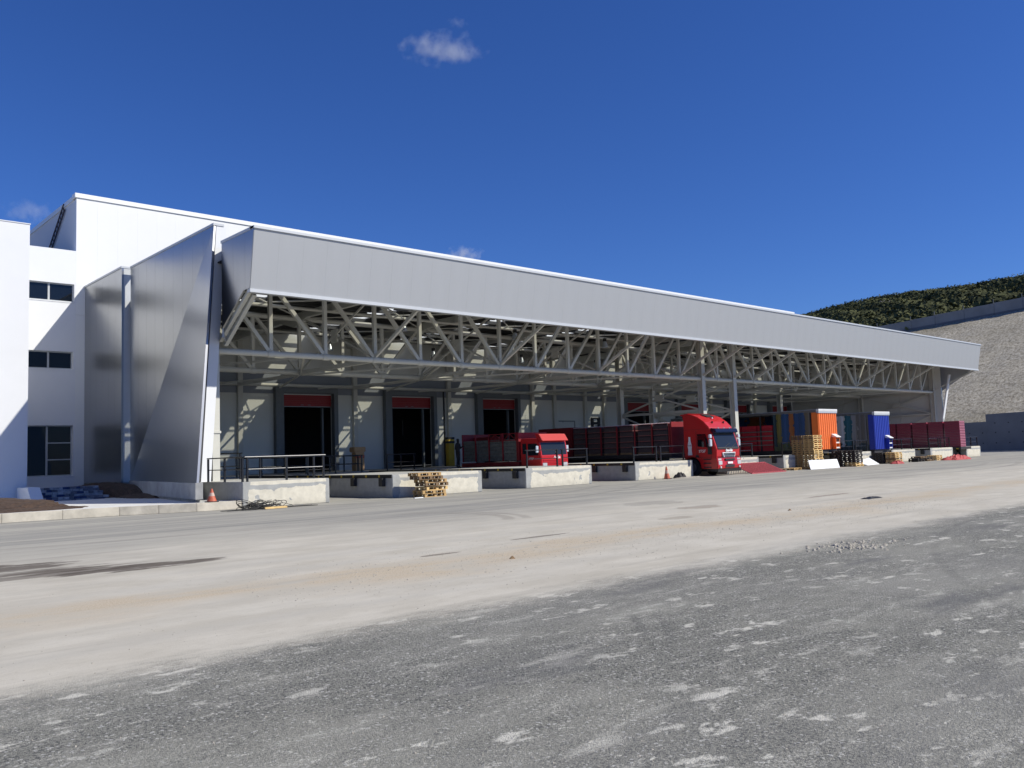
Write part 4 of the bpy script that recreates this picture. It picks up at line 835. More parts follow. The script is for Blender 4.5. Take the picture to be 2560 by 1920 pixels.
# -- curtain-sided trailers
def trailer(x0, y0, wd, length, ztop, zbot, mfront, label, curt, y_open0, y_open1):
    t_ = thing('trailer', label, 'trailer', (x0, y0, 0))
    n = 9; m = MB(); m.box(0, wd, 0.05, 0.14, zbot, ztop - 0.30)
    for k in range(n): m.prism([(wd * (k + .12) / n, 0.05, zbot + .02), (wd * (k + .28) / n, 0.0, zbot + .02), (wd * (k + .72) / n, 0.0, zbot + .02), (wd * (k + .88) / n, 0.05, zbot + .02)], (0, 0, ztop - .34 - zbot))
    m.build('front_wall', mfront, t_); 
    m = MB(); m.box(-0.02, wd + .02, -0.04, 0.15, ztop - 0.295, ztop - 0.17); m.build('header', m_greycap, t_)
    m = MB()
    m.box(-0.02, wd + .02, -0.05, 0.15, ztop - 0.168, ztop)
    m.build('header_cap', m_cap, t_)
    for k in range(16): B(wd * (k + .2) / 16, wd * (k + .7) / 16, -0.065, -0.051, ztop - 0.12, ztop - 0.03).build('cap_rib', m_coping, t_)
    for xx in (0.0, wd - 0.1): B(xx, xx + 0.1, 0.15, 0.55, zbot, ztop - 0.2).build('corner_post', mfront, t_)
    B(0, wd, 0.15, length, ztop - 0.06, ztop - 0.02).build('roof', m_greycap, t_); B(-0.03, 0.04, 0.15, length, ztop - 0.24, ztop - 0.065).build('roof_rail', m_alu, t_); B(wd - .04, wd + .03, 0.15, length, ztop - 0.24, ztop - 0.065).build('roof_rail', m_alu, t_)
    B(0.0, wd, 0.15, length, zbot - 0.25, zbot).build('bed', m_chassis, t_); B(0.4, wd - .4, 1.0, length, zbot - 0.7, zbot - 0.26).build('chassis', m_chassis, t_)
    for k in range(3): wheel(t_, 0.05, length - 2.2 - k * 1.3, 0.48)
    for k in range(2): B(0.6 + k * (wd - 1.4), 0.75 + k * (wd - 1.4), 1.6, 1.75, 0.0, zbot - .26).build('landing_leg', m_chassis, t_)
    for k in range(4): B(0.0, 0.07, 0.6 + (length - .8) * k / 3, 0.72 + (length - .8) * k / 3, zbot, ztop - .24).build('side_post', m_chassis, t_)
    B(wd - .05, wd, 0.55, length, zbot, ztop - .24).build('far_curtain', curt[0][2], t_)
    for (ya, yb, mt) in curt:
        nn = int((yb - ya) * 14); vs = []
        for k in range(nn + 1):
            y = ya + (yb - ya) * k / nn; x = -0.05 + 0.035 * math.sin(y * 13) + 0.03 * math.sin(y * 29 + 1)
            vs += [(x, y, zbot - 0.02), (x - 0.02 * math.sin(y * 7), y, (zbot + ztop) / 2), (x * 0.5, y, ztop - 0.2)]
        vs2 = [(v[0] + 0.012, v[1], v[2]) for v in vs]; o2 = len(vs)
        fs = []
        for k in range(nn):
            for j in range(2):
                a = k * 3 + j; fs += [(a, a + 3, a + 4, a + 1), (o2 + a, o2 + a + 1, o2 + a + 4, o2 + a + 3)]
        MB().add(vs + vs2, fs, True).build('curtain', mt, t_)
    return t_
cu_o = curtain_mat('beach_print', [(0, (0.13, 0.11, 0.08)), (0.20, (0.014, 0.055, 0.15)), (0.36, (0.013, 0.05, 0.14)), (0.50, (0.28, 0.09, 0.02)), (0.62, (0.015, 0.06, 0.17)), (0.84, (0.16, 0.13, 0.03)), (0.97, (0.01, 0.035, 0.05))], 0.42, (0.07, 0.09, 0.04))
cu_b = curtain_mat('teal_print', [(0, (0.12, 0.115, 0.11)), (0.30, (0.20, 0.20, 0.205)), (0.42, (0.015, 0.10, 0.14)), (0.58, (0.45, 0.46, 0.48)), (0.75, (0.11, 0.11, 0.12)), (0.88, (0.17, 0.17, 0.175))], 0.42, (0.03, 0.05, 0.065))
tro = trailer(58.65, 31.15, 2.75, 13.2, 4.25, 1.3, m_orange, 'trailer with ribbed orange end wall and beach picture curtain', [(0.7, 3.65, cu_o)], 0, 0)
trb = trailer(67.75, 31.25, 2.7, 13.0, 4.15, 1.12, m_blue, 'trailer with ribbed blue end wall and grey teal curtain', [(0.5, 4.4, cu_b)], 0, 0)
for t_, wd, zb, nm in ((tro, 2.75, 1.3, 'orange'), (trb, 2.7, 1.12, 'blue')):
    hb = MB(); x0 = wd - 0.95
    B(x0, x0 + 0.05, -0.3, -0.01, zb + .02, zb + 0.92).build('rack_side', m_orange if nm == 'orange' else m_blue, t_); B(x0 + 0.55, x0 + 0.60, -0.3, -0.01, zb + .02, zb + 0.92).build('rack_side', m_orange if nm == 'orange' else m_blue, t_); hb.prism([(x0 - .05, -0.01, zb + 1.12), (x0 - .05, -0.4, zb + 0.90), (x0 - .05, -0.4, zb + .86), (x0 - .05, -0.01, zb + .9)], (0.68, 0, 0))
    for z in (0.05, 0.42): hb.box(x0 + .051, x0 + .549, -0.29, -0.01, zb + z, zb + z + 0.10)
    ho = hb.build('hose_rack', m_cap, t_)
    for k in range(3): MB().tube((x0 + .15 + k * .18, -0.28, zb + .66), (x0 + .15 + k * .18, -0.22, zb + .66), .06, 8).build('coupling', m_black, ho)
# -- red crates behind slats in the open rear of the orange trailer
for k, z in enumerate((1.72, 2.06, 2.40, 2.74)): B(-0.05, -0.02, 3.75, 13.0, z, z + 0.075).build('side_slat', m_alu, tro)
for i in range(6):
    t_ = thing('crate_stack', 'stack of bright red crates behind pale slats in the orange-ended trailer, %s from its curtain' % ORD[i], 'crate stack', (58.7, 34.95 + i * 1.38, 1.305), group='red crate stacks in the orange-ended trailer')
    cm_ = B(0, 1.2, 0, 1.3, 0, 0.262).mesh('crate', m_crate)
    for l in range(7): link('crate', cm_, t_, (random.uniform(-.01, .02), random.uniform(-.01, .01), l * 0.28))
# -- purple crate load in bay 9
pt = thing('flatbed_trailer', 'low flatbed under the long row of purple-red crates', 'trailer', (84.15, 30.8, 0))
B(0, 2.5, 0.1, 12.5, 0.78, 1.0).build('bed', m_chassis, pt)
for k in range(12): B(-0.04, 0.0, 0.3 + k * 1.0, 0.5 + k * 1.0, 0.8, 0.9).build('marker', m_yellow, pt)
for k in range(3): wheel(pt, 0.05, 7.8 + k * 1.3, 0.42)
for k in range(2): B(0.5 + k * 1.4, 0.65 + k * 1.4, 0.9, 1.05, 0, 0.779).build('landing_leg', m_chassis, pt)
for i in range(8):
    y = 30.95 + i * 1.47
    t_ = thing('crate_stack', 'tall stack of purple-red crates, %s from the open end of the row' % ORD[i], 'crate stack', (84.25, y, 1.002), group='purple crate stacks in the last bay')
    cm_ = B(0, 1.25, 0, 1.33, 0, 0.134).mesh('crate', m_purple)
    for l in range(16): link('crate', cm_, t_, (random.uniform(-.01, .01), random.uniform(-.01, .01), 0.005 + l * 0.151))
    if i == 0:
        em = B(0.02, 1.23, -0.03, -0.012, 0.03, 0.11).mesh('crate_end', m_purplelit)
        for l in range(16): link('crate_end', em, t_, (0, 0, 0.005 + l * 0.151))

# ================================================================== PALLETS
def pallet_meshes(mt):
    L_, W_ = 1.2, 0.8; d = {}
    d['deck_board'] = B(0, L_, 0, 0.13, 0.118, 0.144).mesh('deck_board', mt); d['stringer'] = B(0, 0.13, 0, W_, 0.100, 0.1215).mesh('stringer', mt)
    d['block'] = B(0, 0.13, 0, 0.11, 0.022, 0.0995).mesh('block', mt); d['base_board'] = B(0, L_, 0, 0.11, 0, 0.0215).mesh('base_board', mt)
    return d
PM = {k: pallet_meshes(m) for k, m in (('wood', m_wood), ('pale', m_woodpale), ('old', m_woodold), ('black', m_woodblack))}
for k in PM: PM[k]['small'] = None
def joined(mt):
    m = MB(); L_, W_ = 1.2, 0.8
    for y in (0, .165, .335, .505, .67): m.box(0, L_, y, y + .13, .116, .145)
    for x in (0, .535, 1.07): m.box(x, x + .13, 0, W_, .095, .1155)
    for x in (0, .535, 1.07):
        for y in (0, .345, .69): m.box(x, x + .10, y, y + .08, .034, .0945)
    for y in (0, .345, .69): m.box(0, L_, y, y + .11, 0, .0335)
    m.box(0, .11, 0, W_, 0.001, .033).box(1.09, 1.2, 0, W_, 0.001, .033)
    return m
SM = {k: joined(None).mesh('wooden_pallet', m) for k, m in (('wood', m_wood), ('pale', m_woodpale), ('old', m_woodold), ('black', m_woodblack))}
def pallet_full(kind, x, y, z, rz, label, group):
    t_ = thing('wooden_pallet', label, 'pallet', (x, y, z), rz, group); d = PM[kind]
    for yy in (0, .165, .335, .505, .67): link('deck_board', d['deck_board'], t_, (0, yy, 0))
    for xx in (0, .535, 1.07): link('stringer', d['stringer'], t_, (xx, 0, 0))
    for xx in (0, .535, 1.07):
        for yy in (0, .345, .69): link('block', d['block'], t_, (xx, yy, 0))
    for yy in (0, .345, .69): link('base_board', d['base_board'], t_, (0, yy, 0))
kinds = ['wood', 'wood', 'pale', 'old', 'wood', 'old', 'wood']
for i, k in enumerate(kinds):
    z = i * 0.146 + (0.03 if i > 2 else 0); dx = [0.0, -0.12, 0.1, 0.02, 0.05, -0.3, -0.35][i]
    lab = ['lowest pallet of the loose stack before the second pier', 'second pallet from the ground in the loose stack', 'pale pallet, third from the ground in the loose stack', 'weathered pallet in the middle of the loose stack', 'fifth pallet from the ground in the loose stack', 'weathered pallet just under the top of the loose stack', 'topmost pallet of the loose stack before the second pier'][i]
    pallet_full(k, 22.25 + dx, 29.95 + random.uniform(-.04, .04), z, math.radians([2, -3, 4, -2, 3, -5, -3][i]), lab, 'pallets in the loose stack by the second pier')
def small_stack(kinds, x, y, what, group, jit=0.03, rz=0.0):
    n = len(kinds)
    for i, k in enumerate(kinds):
        o = link('wooden_pallet', SM[k], None, (x + random.uniform(-jit, jit), y + random.uniform(-jit, jit), i * 0.1455), rz + math.radians(random.uniform(-1.5, 1.5)))
        pos = 'topmost' if i == n - 1 else 'lowest' if i == 0 else '%s from the ground' % ORD[i]
        tag(o, '%s pallet, %s, in %s' % ({'wood': 'brown', 'pale': 'pale', 'old': 'weathered', 'black': 'blackened'}[k], pos, what), 'pallet', group)
small_stack(['pale'] * 14 + ['wood', 'pale'], 55.4, 29.9, 'the tall stack left of the orange trailer end', 'pallets in the tall front stack')
small_stack(['wood'] * 14 + ['old', 'old'], 55.3, 30.72, 'the stack just behind the tall pale one', 'pallets in the tall rear stack')
small_stack(['pale', 'pale', 'black', 'black', 'black', 'black', 'black', 'black'], 60.1, 29.3, 'the dark stack below the orange trailer end', 'pallets in the dark front stack')
small_stack(['black'] * 8, 59.95, 30.2, 'the dark stack right under the orange trailer', 'pallets in the dark rear stack')
small_stack(['pale', 'pale', 'old', 'pale', 'pale', 'pale'], 66.9, 29.4, 'the short stack below the blue trailer end', 'pallets in the short front stack')
small_stack(['black'] * 6, 66.75, 30.3, 'the dark stack under the blue trailer', 'pallets in the dark stack below the blue end')
small_stack(['pale', 'pale', 'pale'], 75.2, 29.6, 'the low stack by the red tarpaulin', 'pallets in the low stack by the tarpaulin')
small_stack(['black', 'black', 'old'], 71.0, 29.3, 'the low dark heap left of the tarpaulin', 'pallets in the low dark heap', 0.12)
small_stack(['old', 'black'], 73.0, 29.5, 'the low dark heap touching the pale low stack', 'pallets in the low dark heap', 0.1)
small_stack(['wood'], 53.2, 30.2, 'front of the tall stack lying flat on the ground', 'flat pallets left of the white board', 0.02, 0.1); small_stack(['old'], 52.0, 30.6, 'the shade at the pier foot lying flat', 'flat pallets left of the white board', 0.02, -0.1)
bd = MB().prism([(0, 0, 0.01), (4.05, 0.0, 0.01), (4.05, 0.18, 0.60), (0.08, 0.2, 0.62)], (0, 0.03, 0.01)); tag(bd.build('board', m_boardw, None, (54.1, 29.5, 0)), 'long white board leaning against the tall pallet stack', 'board')
bd = MB().prism([(0, 0, 0.01), (2.6, 0.3, 0.02), (2.9, 1.2, 0.5), (0.6, 1.0, 0.28), (-0.5, 0.7, 0.3)], (0, 0.02, 0.03)); tag(bd.build('board', m_boardw, None, (62.6, 29.6, 0)), 'bent pale sheet lying on the ground before the grey curtain', 'board')
# tarpaulin
def crumple(name, x, y, rx, ry, h, m, label, cat, n=14):
    vs = []; fs = []
    for i in range(n):
        for j in range(n):
            u, v = i / (n - 1) * 2 - 1, j / (n - 1) * 2 - 1; e = max(0, 1 - max(abs(u), abs(v)) ** 3)
            vs.append((x + u * rx * (1 + .1 * math.sin(5 * v)), y + v * ry * (1 + .1 * math.sin(4 * u)), 0.01 + e * h * (0.45 + 0.3 * math.sin(7 * u + 3 * v) + 0.25 * random.random())))
    for i in range(n - 1):
        for j in range(n - 1): fs.append((i * n + j, (i + 1) * n + j, (i + 1) * n + j + 1, i * n + j + 1))
    return tag(MB().add(vs, fs).build(name, m), label, cat)
crumple('tarpaulin', 76.6, 28.6, 1.7, 0.7, 0.5, m_tarp, 'crumpled red tarpaulin beside the low pallet stack', 'tarpaulin')
crumple('tarpaulin', 66.2, 29.0, 0.6, 0.35, 0.3, m_tarp, 'small reddish rag in front of the blue end pallets', 'tarpaulin')
crumple('debris', 25.9, 12.2, 0.45, 0.16, 0.06, m_black, 'flattened black rag lying in the open yard', 'debris', 9)
crumple('debris', 41.3, 30.8, 0.32, 0.3, 0.42, m_woodblack, 'dark crumpled bag leaning behind the leaning cone', 'bag', 10)
crumple('debris', 41.8, 30.4, 1.3, 0.35, 0.07, m_stone, 'low heap of sand beside the leaning cone', 'sand', 12)
crumple('hose_heap', 63.6, 31.6, 0.7, 0.3, 0.1, m_black, 'black hoses hanging over the pier right of the orange end', 'hoses', 10).location.z = 1.0
for k, (x, y, lb) in enumerate(((9.6, 10.6, 'single dark stone in the middle of the dusty band'), (20.6, 11.9, 'lone stone far right in the dusty band'))):
    tag(MB().add([(-.05, 0, 0), (.04, -.04, 0), (.05, .04, 0), (-.02, .05, 0), (0, 0, .05), (.03, .01, .045)], [(0, 1, 4), (1, 5, 4), (1, 2, 5), (2, 3, 5), (3, 4, 5), (3, 0, 4), (0, 3, 2, 1)]).build('stone', m_woodold, None, (x, y, 0.0)), lb, 'stone')
# steel ramp grate
gr = thing('ramp_grate', 'rusty red steel grate leaning on the pier right of the truck', 'grate', (47.0, 29.6, 0))
for k in range(15):
    x = 0.05 + k * 0.27; MB().beam((x, 0, 0.03), (x + 0.1, 1.5, 0.62), 0.10, 0.06).build('bar', m_grate, gr)
for f_ in (0.0, 1.5): MB().beam((0, f_, 0.03 + f_ * .393), (4.05, f_, 0.03 + f_ * .393), 0.07, 0.07).build('frame_bar', m_grate, gr)

# cones
def cone(x, y, z, h, label, tilt=0.0):
    t_ = thing('traffic_cone', label, 'traffic cone', (x, y, z)); t_.rotation_euler = (0, tilt, 0)
    B(-.2, .2, -.2, .2, 0, 0.035).build('base', m_black, t_, bev=.01)
    def r(z_): return 0.15 * (1 - z_ / h) + 0.03
    MB().tube((0, 0, .035), (0, 0, h * .45), r(0), 20, r(h * .45)).tube((0, 0, h * .7), (0, 0, h), r(h * .7), 20, r(h)).build('cone_body', m_cone, t_)
    MB().tube((0, 0, h * .45), (0, 0, h * .7), r(h * .45) + .002, 20, r(h * .7) + .002).build('band', m_conewhite, t_)
cone(13.55, 31.55, 0.31, 0.5, 'faded orange traffic cone on the kerb by the dock end')
cone(40.05, 30.75, 0.0, 0.72, 'leaning dark orange traffic cone before the fourth pier', -0.06)
# cable heap
ch = MB(); random.seed(3)
for k in range(34):
    cx, cy = random.gauss(14.75, .42), random.gauss(30.1, .13); r = random.uniform(.15, .42); ph = random.uniform(0, 6.3); tl = random.uniform(-1, 1); pts = []
    for i in range(15):
        a = ph + i * 0.42; pts.append((cx + r * math.cos(a) * 1.25, cy + r * .55 * math.sin(a), max(0.02, 0.12 + tl * r * math.sin(a + 1) * .7 + random.uniform(-.02, .02))))
    ch.path(pts, 0.011, 5)
for k in range(6): ch.path([(13.4 + i * .32 + random.uniform(-.1, .1), 29.9 + .08 * k + random.uniform(-.08, .08), 0.025) for i in range(12)], 0.012, 5)
tag(ch.build('cable_heap', m_cable), 'tangled heap of black cables on the ground before the left dock end', 'cables')
small = link('wood_plank', B(0, .95, 0, .09, 0, .07).mesh('wood_plank', m_woodpale), None, (14.75, 29.65, 0.01), .12); tag(small, 'pale plank lying in the front of the cable heap', 'plank')
pl = link('wood_plank', B(0, .5, 0, .09, 0, .03).mesh('wood_plank', m_boardw), None, (21.55, 29.75, 0.0), .15); tag(pl, 'short pale board on the ground left of the loose stack', 'plank')

# bin, box, lamps
bn = thing('bin', 'tall brown bin standing on the pier right of the truck', 'bin', (49.3, 33.0, 1.0))
MB().tube((0, 0, 0), (0, 0, 0.85), 0.26, 16, 0.36).build('drum', m_bin, bn); MB().tube((0, 0, 0.851), (0, 0, 0.92), 0.38, 16).build('rim', m_bin, bn)
bxo = thing('box_stand', 'tan box on a narrower stand in the shade between two doors', 'box', (29.2, 46.6, 1.0))
B(0, .85, 0, .6, 1.18, 1.5).build('box', m_box, bxo, bev=.04); B(.12, .75, .05, .5, 0, 1.17).build('stand', m_box, bxo)
B(.11, .76, .04, .05, .8, 1.0).build('stripe', m_cone, bxo)
def lamp(x, y, z, label):
    t_ = thing('high_bay_lamp', label, 'lamp', (x, y, z), group='unlit lamps hanging under the canopy')
    MB().tube((0, 0, 0.42), (0, 0, 10.2 - z), 0.015, 5).build('rod', m_alu, t_); MB().tube((0, 0, 0.22), (0, 0, 0.42), 0.12, 12).build('ballast', m_black, t_)
    MB().tube((0, 0, -0.2), (0, 0, 0.22), 0.22, 14, 0.09).build('shade', m_mirror, t_); B(-.6, .6, -.06, .06, 0.9, 0.96).build('tray', m_alu, t_)
for i, (x, y) in enumerate(((27.8, 47), (35.9, 47), (44.2, 47), (27.05, 38), (34.9, 37.6), (43.0, 37.6), (52.5, 47), (60.6, 47), (60.0, 38), (68.5, 38))):
    row = 'near the wall' if y > 45 else 'in the front row'
    lamp(x, y, 8.75, 'unlit lamp hanging under the canopy roof %s, %s from the left' % (row, ORD[[0, 1, 2, 0, 1, 2, 3, 4, 3, 4][i]]))

# ================================================================== PERSON
def person(x, y, z):
    t_ = thing('person', 'person in dark clothes standing with back turned on the third pier', 'person', (x, y, z), rz=0.4)
    J = {'pelvis': (0, 0, .94), 'belly': (0, .01, 1.12), 'chest': (0, 0, 1.33), 'neck': (0, -.01, 1.49), 'head0': (0, -.02, 1.58), 'head1': (0, -.02, 1.70),
         'hl': (-.1, 0, .9), 'kl': (-.12, -.03, .5), 'al': (-.13, .02, .09), 'tl': (-.14, -.13, .04), 'hr': (.1, 0, .9), 'kr': (.11, -.01, .5), 'ar': (.12, .03, .09), 'tr': (.13, -.12, .04),
         'sl': (-.19, 0, 1.41), 'el': (-.27, .03, 1.14), 'wl': (-.22, -.14, .95), 'sr': (.19, 0, 1.41), 'er': (.27, -.03, 1.16), 'wr': (.14, -.24, 1.30)}
    rad = {'pelvis': (.155, .12), 'belly': (.145, .11), 'chest': (.18, .125), 'neck': (.06, .06), 'head0': (.075, .085), 'head1': (.075, .09), 'hl': (.1, .1), 'kl': (.06, .06), 'al': (.045, .05), 'tl': (.045, .03), 'hr': (.1, .1), 'kr': (.06, .06), 'ar': (.045, .05), 'tr': (.045, .03),
           'sl': (.07, .07), 'el': (.048, .048), 'wl': (.035, .035), 'sr': (.07, .07), 'er': (.048, .048), 'wr': (.035, .035)}
    E = [('pelvis', 'belly'), ('belly', 'chest'), ('chest', 'neck'), ('neck', 'head0'), ('head0', 'head1'), ('pelvis', 'hl'), ('hl', 'kl'), ('kl', 'al'), ('al', 'tl'), ('pelvis', 'hr'), ('hr', 'kr'), ('kr', 'ar'), ('ar', 'tr'), ('chest', 'sl'), ('sl', 'el'), ('el', 'wl'), ('chest', 'sr'), ('sr', 'er'), ('er', 'wr')]
    for s_, w_ in (('l', 'wl'), ('r', 'wr')):
        wx, wy, wz = J[w_]; J['p' + s_] = (wx, wy - .06, wz - .02); rad['p' + s_] = (.035, .02); E.append((w_, 'p' + s_))
        for i in range(5):
            k = 'f%s%d' % (s_, i); dx = (-.03 + i * .02) if i < 4 else (.045 if s_ == 'l' else -.045); ln = (.06, .075, .07, .055, .02)[i]
            J[k] = (wx + dx, wy - .07 - ln * .8, wz - .03 - ln * .4); rad[k] = (.009, .009); E.append(('p' + s_, k))
    names = list(J); me = bpy.data.meshes.new('body'); me.from_pydata([J[n] for n in names], [(names.index(a), names.index(b)) for a, b in E], [])
    me.materials.append(m_cloth); me.materials.append(m_skin); o = link('body', me, t_)
    sk = o.modifiers.new('s', 'SKIN'); ss = o.modifiers.new('u', 'SUBSURF'); ss.levels = ss.render_levels = 2
    for i, n in enumerate(names):
        me.skin_vertices[0].data[i].radius = rad[n]; me.skin_vertices[0].data[i].use_root = (n == 'pelvis')
    hd = MB(); 
    for k in range(6):
        a0, a1 = k / 6 * PI / 2, (k + 1) / 6 * PI / 2
        hd.tube((0, -.01, 1.66 + .10 * math.sin(a0)), (0, -.01, 1.66 + .10 * math.sin(a1)), .098 * math.cos(a0), 16, max(.002, .098 * math.cos(a1)))
    hd.build('hair', m_black, t_)
    return t_
person(32.35, 40.2, 1.002)

# ================================================================== RIGHT: RETAINING WALL, SLOPE, BOUNDARY WALL, HILL
rw = thing('retaining_wall', 'shaded grey concrete retaining wall at the foot of the rubble slope', 'wall', (118.3, 41.4, 0))
A = Vector((118.3, 41.4, 0)); Bp = Vector((117.9, 24.0, 0)); u = (Bp - A).normalized(); nrm = Vector((-u.y, u.x, 0)); 
if nrm.dot(Vector((1, -1, 0))) < 0: nrm = -nrm
def rwbox(s0, s1, z0a, z0b, name='wall_section'):
    p, q = A + u * s0 - rw.location, A + u * s1 - rw.location
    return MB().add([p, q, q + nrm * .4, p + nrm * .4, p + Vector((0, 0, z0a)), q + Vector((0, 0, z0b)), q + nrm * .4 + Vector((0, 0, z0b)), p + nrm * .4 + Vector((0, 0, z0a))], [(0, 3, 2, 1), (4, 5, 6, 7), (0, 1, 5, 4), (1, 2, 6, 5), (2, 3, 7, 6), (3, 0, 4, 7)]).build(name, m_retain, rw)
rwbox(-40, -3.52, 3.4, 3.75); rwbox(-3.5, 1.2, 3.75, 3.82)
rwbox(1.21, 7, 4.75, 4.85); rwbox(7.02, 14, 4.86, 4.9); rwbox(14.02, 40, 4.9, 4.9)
for k in range(14):
    for z in (1.1, 2.4, 3.6):
        s_ = -2.4 + k * 1.55
        if z > 3.3 and s_ < 1.2: continue
        p = A + u * s_ - rw.location + Vector((0, 0, z)); MB().beam(p - nrm * .004 - u * .07, p - nrm * .004 + u * .07, .01, .14).build('tie_hole', m_black, rw)
kk = MB(); p, q = A - u * 30, A + u * 40
kk.add([p - nrm * .5, q - nrm * .5, q - nrm * .02, p - nrm * .02] + [v + Vector((0, 0, .1)) for v in (p - nrm * .5, q - nrm * .5, q - nrm * .02, p - nrm * .02)], [(0, 3, 2, 1), (4, 5, 6, 7), (0, 1, 5, 4), (1, 2, 6, 5), (2, 3, 7, 6), (3, 0, 4, 7)])
struct(kk.build('kerb', m_kerb))
# slope between wall foot line and boundary wall line
def Cc(s): # bottom line
    return A + u * s + nrm * 0.41
T0 = Vector((159.3, 65.8, 20.8)); T1_ = Vector((163.4, 48.2, 22.4)); tu = (T1_ - T0)
nx, ny = 60, 40; vs = []; fs = []
for i in range(nx + 1):
    fi = i / nx * 3.6 - 1.9
    top = T0 + tu * fi + Vector((0, 0, 1.0)); bot = Cc(17.0 * (fi) - 12) + Vector((0, 0, 3.45))
    for j in range(ny + 1):
        f = j / ny; p = bot.lerp(top, f); p.z += (0.12 * math.sin(i * .9 + j * .7) * math.sin(j * 1.3) + random.uniform(-.07, .07)) * (0 < j < ny)
        vs.append(p)
for i in range(nx):
    for j in range(ny): a = i * (ny + 1) + j; fs.append((a, a + ny + 1, a + ny + 2, a + 1))
struct(MB().add(vs, fs, True).build('slope', m_slope))
# boundary wall on top: stepped sections
bw = thing('boundary_wall', 'long stepped concrete wall along the top of the rubble slope', 'wall', tuple(T0))
sec = [-1.2, -0.62, -0.30, 0.02, 0.24, 0.50, 0.76, 1.0, 1.35, 1.7]
for k, (a, b) in enumerate(zip(sec[:-1], sec[1:])):
    pa, pb = T0 + tu * a, T0 + tu * (b - 0.004); hh = 2.65 + 0.08 * k
    for (z0, z1, mt, off, nm) in ((-0.6, 1.35, m_topwalld, 0.0, 'wall_base'), (1.352, hh, m_topwall, 0.03, 'wall_section')):  # lower part carries the painted shadow band
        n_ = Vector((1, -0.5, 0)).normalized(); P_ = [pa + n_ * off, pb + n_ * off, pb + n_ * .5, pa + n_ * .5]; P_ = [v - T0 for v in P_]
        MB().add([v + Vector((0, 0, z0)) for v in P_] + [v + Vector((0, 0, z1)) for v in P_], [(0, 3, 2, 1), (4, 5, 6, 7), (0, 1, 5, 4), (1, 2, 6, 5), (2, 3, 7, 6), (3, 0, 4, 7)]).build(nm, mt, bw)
    MB().beam(pb - T0 + Vector((0, 0, hh)), pb - T0 + Vector((0, 0, hh + .7)), .08, .08).build('stub_post', m_retain, bw)
# hill: ridge given by view rays from the yard (dx/dy, dz/dy)
rid = [(1.05, 0.16, 400), (1.45, .235, 330), (1.84, .29, 250), (2.03, .33, 215), (2.24, .37, 190), (2.50, .41, 165), (2.84, .46, 140), (3.42, .56, 110), (4.2, .70, 85), (5.0, .84, 70)]
nh = 60; nv = 26; hv = []; hf = []
def ridge(t_):
    k = t_ * (len(rid) - 1); i = min(int(k), len(rid) - 2); f = k - i; a, b = rid[i], rid[i + 1]
    s0, s1, yy = a[0] + (b[0] - a[0]) * f, a[1] + (b[1] - a[1]) * f, a[2] + (b[2] - a[2]) * f
    return Vector((s0 * yy, yy, 1.7 + s1 * yy))
def hill_pt(t_, f):
    r = ridge(t_); fi = -1.9 + 3.6 * t_ ** 0.8; b_ = T0 + tu * fi + Vector((1.5, -.5, 0.6)); return b_.lerp(r, f) + Vector((0, 0, 1.2 * math.sin(t_ * 37 + f * 9) * math.sin(f * PI)))
for i in range(nh + 1):
    for j in range(nv + 1): hv.append(hill_pt(i / nh, j / nv * 1.0))
for i in range(nh + 1):   # back of the hill falls away
    p = hill_pt(i / nh, 1.0); hv.append(p + Vector((180, 60, -90)))
for i in range(nh):
    for j in range(nv): a = i * (nv + 1) + j; hf.append((a, a + nv + 1, a + nv + 2, a + 1))
o_ = (nh + 1) * (nv + 1)
for i in range(nh): a = i * (nv + 1) + nv; hf.append((a, a + nv + 1, o_ + i + 1, o_ + i))
struct(MB().add(hv, hf, True).build('hill', m_hill))
# scrub: leafy clumps over the hill
nb = 4600; NL = 110
tt = rng.uniform(0.08, 0.9, nb); ff = rng.uniform(0, 1, nb) ** 0.8 * 1.01
cen = np.array([hill_pt(a, b) for a, b in zip(tt, ff)]); sz = rng.uniform(0.0, 1.0, nb) ** 2 * 3.2 + 1.1 * (0.8 + cen[:, 1] / 260)
dirs = rng.normal(size=(nb, NL, 3)); dirs /= np.linalg.norm(dirs, axis=2, keepdims=True); dirs[..., 2] = np.abs(dirs[..., 2]) * 0.9
rr = rng.uniform(0.55, 1.05, (nb, NL, 1)); lc = cen[:, None] + dirs * rr * sz[:, None, None] * np.array([1.15, 1.15, 0.8])
t1 = rng.normal(size=(nb, NL, 3)); t1 /= np.linalg.norm(t1, axis=2, keepdims=True); t1 = np.cross(dirs + rng.normal(size=dirs.shape) * .35, t1); t1 /= np.linalg.norm(t1, axis=2, keepdims=True) + 1e-9; t2 = np.cross(t1, dirs + rng.normal(size=dirs.shape) * .2); t2 /= np.linalg.norm(t2, axis=2, keepdims=True) + 1e-9
ls = (rng.uniform(0.22, 0.5, (nb, NL, 1)) * sz[:, None, None] * 0.29)
V = np.stack([lc + t1 * ls, lc + t2 * ls * .8, lc - t1 * ls, lc - t2 * ls * .8], axis=2).reshape(-1, 3)
Fq = np.arange(len(V), dtype=np.int32); me = bpy.data.meshes.new('scrub'); me.vertices.add(len(V)); me.vertices.foreach_set('co', V.ravel()); me.loops.add(len(V)); me.loops.foreach_set('vertex_index', Fq)
me.polygons.add(len(V) // 4); me.polygons.foreach_set('loop_start', np.arange(0, len(V), 4, dtype=np.int32)); me.polygons.foreach_set('loop_total', np.full(len(V) // 4, 4, dtype=np.int32)); me.update(); me.materials.append(m_leaf)
sc = link('scrub', me); sc['kind'] = 'stuff'; sc['label'] = 'dense dark green scrub covering the hillside'; sc['category'] = 'shrubs'
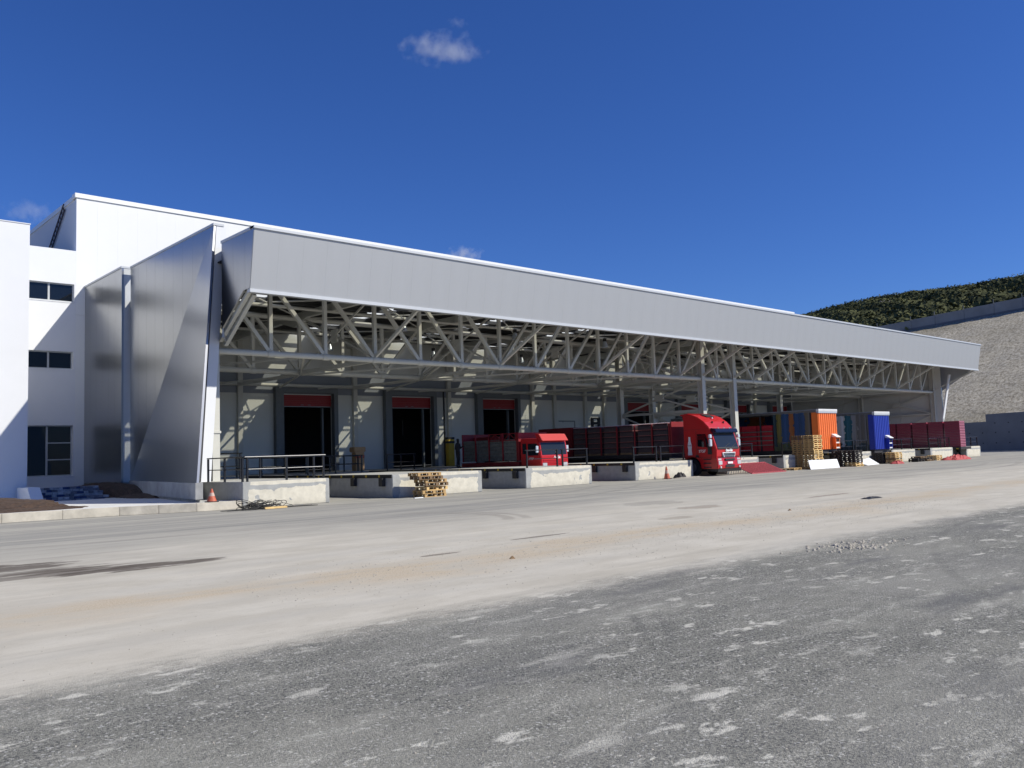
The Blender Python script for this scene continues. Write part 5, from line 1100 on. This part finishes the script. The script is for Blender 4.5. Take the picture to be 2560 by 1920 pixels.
def rock(t_, f, s_):
    p = hill_pt(t_, f) + Vector((0, 0, s_ * .9)); m = MB(); n = 7; vs = [(0, 0, s_ * .8)] + [(s_ * random.uniform(.7, 1.2) * math.cos(i * 2 * PI / n), s_ * random.uniform(.5, .9) * math.sin(i * 2 * PI / n), s_ * random.uniform(-.2, .4)) for i in range(n)]
    vs += [(v[0] * 1.1, v[1] * 1.1, -s_ * 1.5) for v in vs[1:]]
    return m.add(vs, [(0, i + 1, (i + 1) % n + 1) for i in range(n)] + [(i + 1, i + 1 + n, (i + 1) % n + 1 + n, (i + 1) % n + 1) for i in range(n)]).build('boulder', m_stone, None, tuple(p))
for k, (a, f, s_) in enumerate(((0.435, .55, 1.6), (0.45, .5, 1.4), (0.33, .42, 1.7), (0.345, .38, 1.3))):
    tag(rock(a, f, s_), ['pale boulder high in the scrub of the hillside, left one of two', 'pale boulder high in the scrub of the hillside, right one of two', 'pale flat boulder low in the scrub near the canopy roof', 'smaller pale boulder low in the scrub near the canopy roof'][k], 'boulder')

# ================================================================== CLOUDS
def cloud(dirv, dist, sx, sy, dens, label, seed):
    d = Vector(dirv).normalized(); c = d * dist
    import bmesh as bm_
    b = bm_.new(); bm_.ops.create_icosphere(b, subdivisions=3, radius=1.0)
    me = bpy.data.meshes.new('cloud'); b.to_mesh(me); b.free()
    o = link('cloud', me, None, tuple(c)); right = d.cross(Vector((0, 0, 1))).normalized(); upv = right.cross(d)
    mt = Matrix((right, d, upv)).transposed().to_4x4() @ Matrix.Diagonal((sx, sy * .8, sy, 1)); mt.translation = c; o.matrix_world = mt
    m = bpy.data.materials.new('cloud_vapour'); m.use_nodes = True; t = m.node_tree; t.nodes.clear(); out_ = N(t, 'OutputMaterial'); pv = N(t, 'VolumePrincipled'); pv.inputs['Color'].default_value = (1, 1, 1, 1); pv.inputs['Anisotropy'].default_value = 0.0
    tc = N(t, 'TexCoord'); ln = N(t, 'VectorMath', operation='LENGTH'); t.links.new(tc.outputs['Object'], ln.inputs[0])
    mp = N(t, 'Mapping'); mp.inputs['Location'].default_value = (seed, 0, 0); mp.inputs['Scale'].default_value = (sx / sy, 1, 1); t.links.new(tc.outputs['Object'], mp.inputs[0])
    n = N(t, 'TexNoise', Scale=1.5, Detail=5.0, Roughness=0.6); t.links.new(mp.outputs[0], n.inputs['Vector'])
    a = N(t, 'Math', operation='MULTIPLY_ADD'); t.links.new(ln.outputs['Value'], a.inputs[0]); a.inputs[1].default_value = -0.42; t.links.new(n.outputs[0], a.inputs[2])
    r = N(t, 'MapRange'); r.inputs['From Min'].default_value = 0.18; r.inputs['From Max'].default_value = 0.50; r.inputs['To Max'].default_value = dens; t.links.new(a.outputs[0], r.inputs[0]); t.links.new(r.outputs[0], pv.inputs['Density']); t.links.new(pv.outputs[0], out_.inputs['Volume'])
    me.materials.append(m); o['kind'] = 'structure'; o['label'] = label
    return o
def pxdir(px, py):
    v = Vector((px - 1280, -(py - 960), -2155)); return R @ v
cloud(pxdir(1108, 120), 4000, 210, 85, 0.0075, 'small torn white cloud high in the blue sky', 3.1)
cloud(pxdir(1145, 55), 4000, 50, 30, 0.005, 'faint wisp above the small cloud', 9.3)
cloud(pxdir(1158, 634), 4000, 110, 42, 0.018, 'little cloud peeping over the canopy edge', 5.7)
cloud(pxdir(75, 528), 4000, 120, 55, 0.006, 'pale cloud low at the left edge', 7.9)
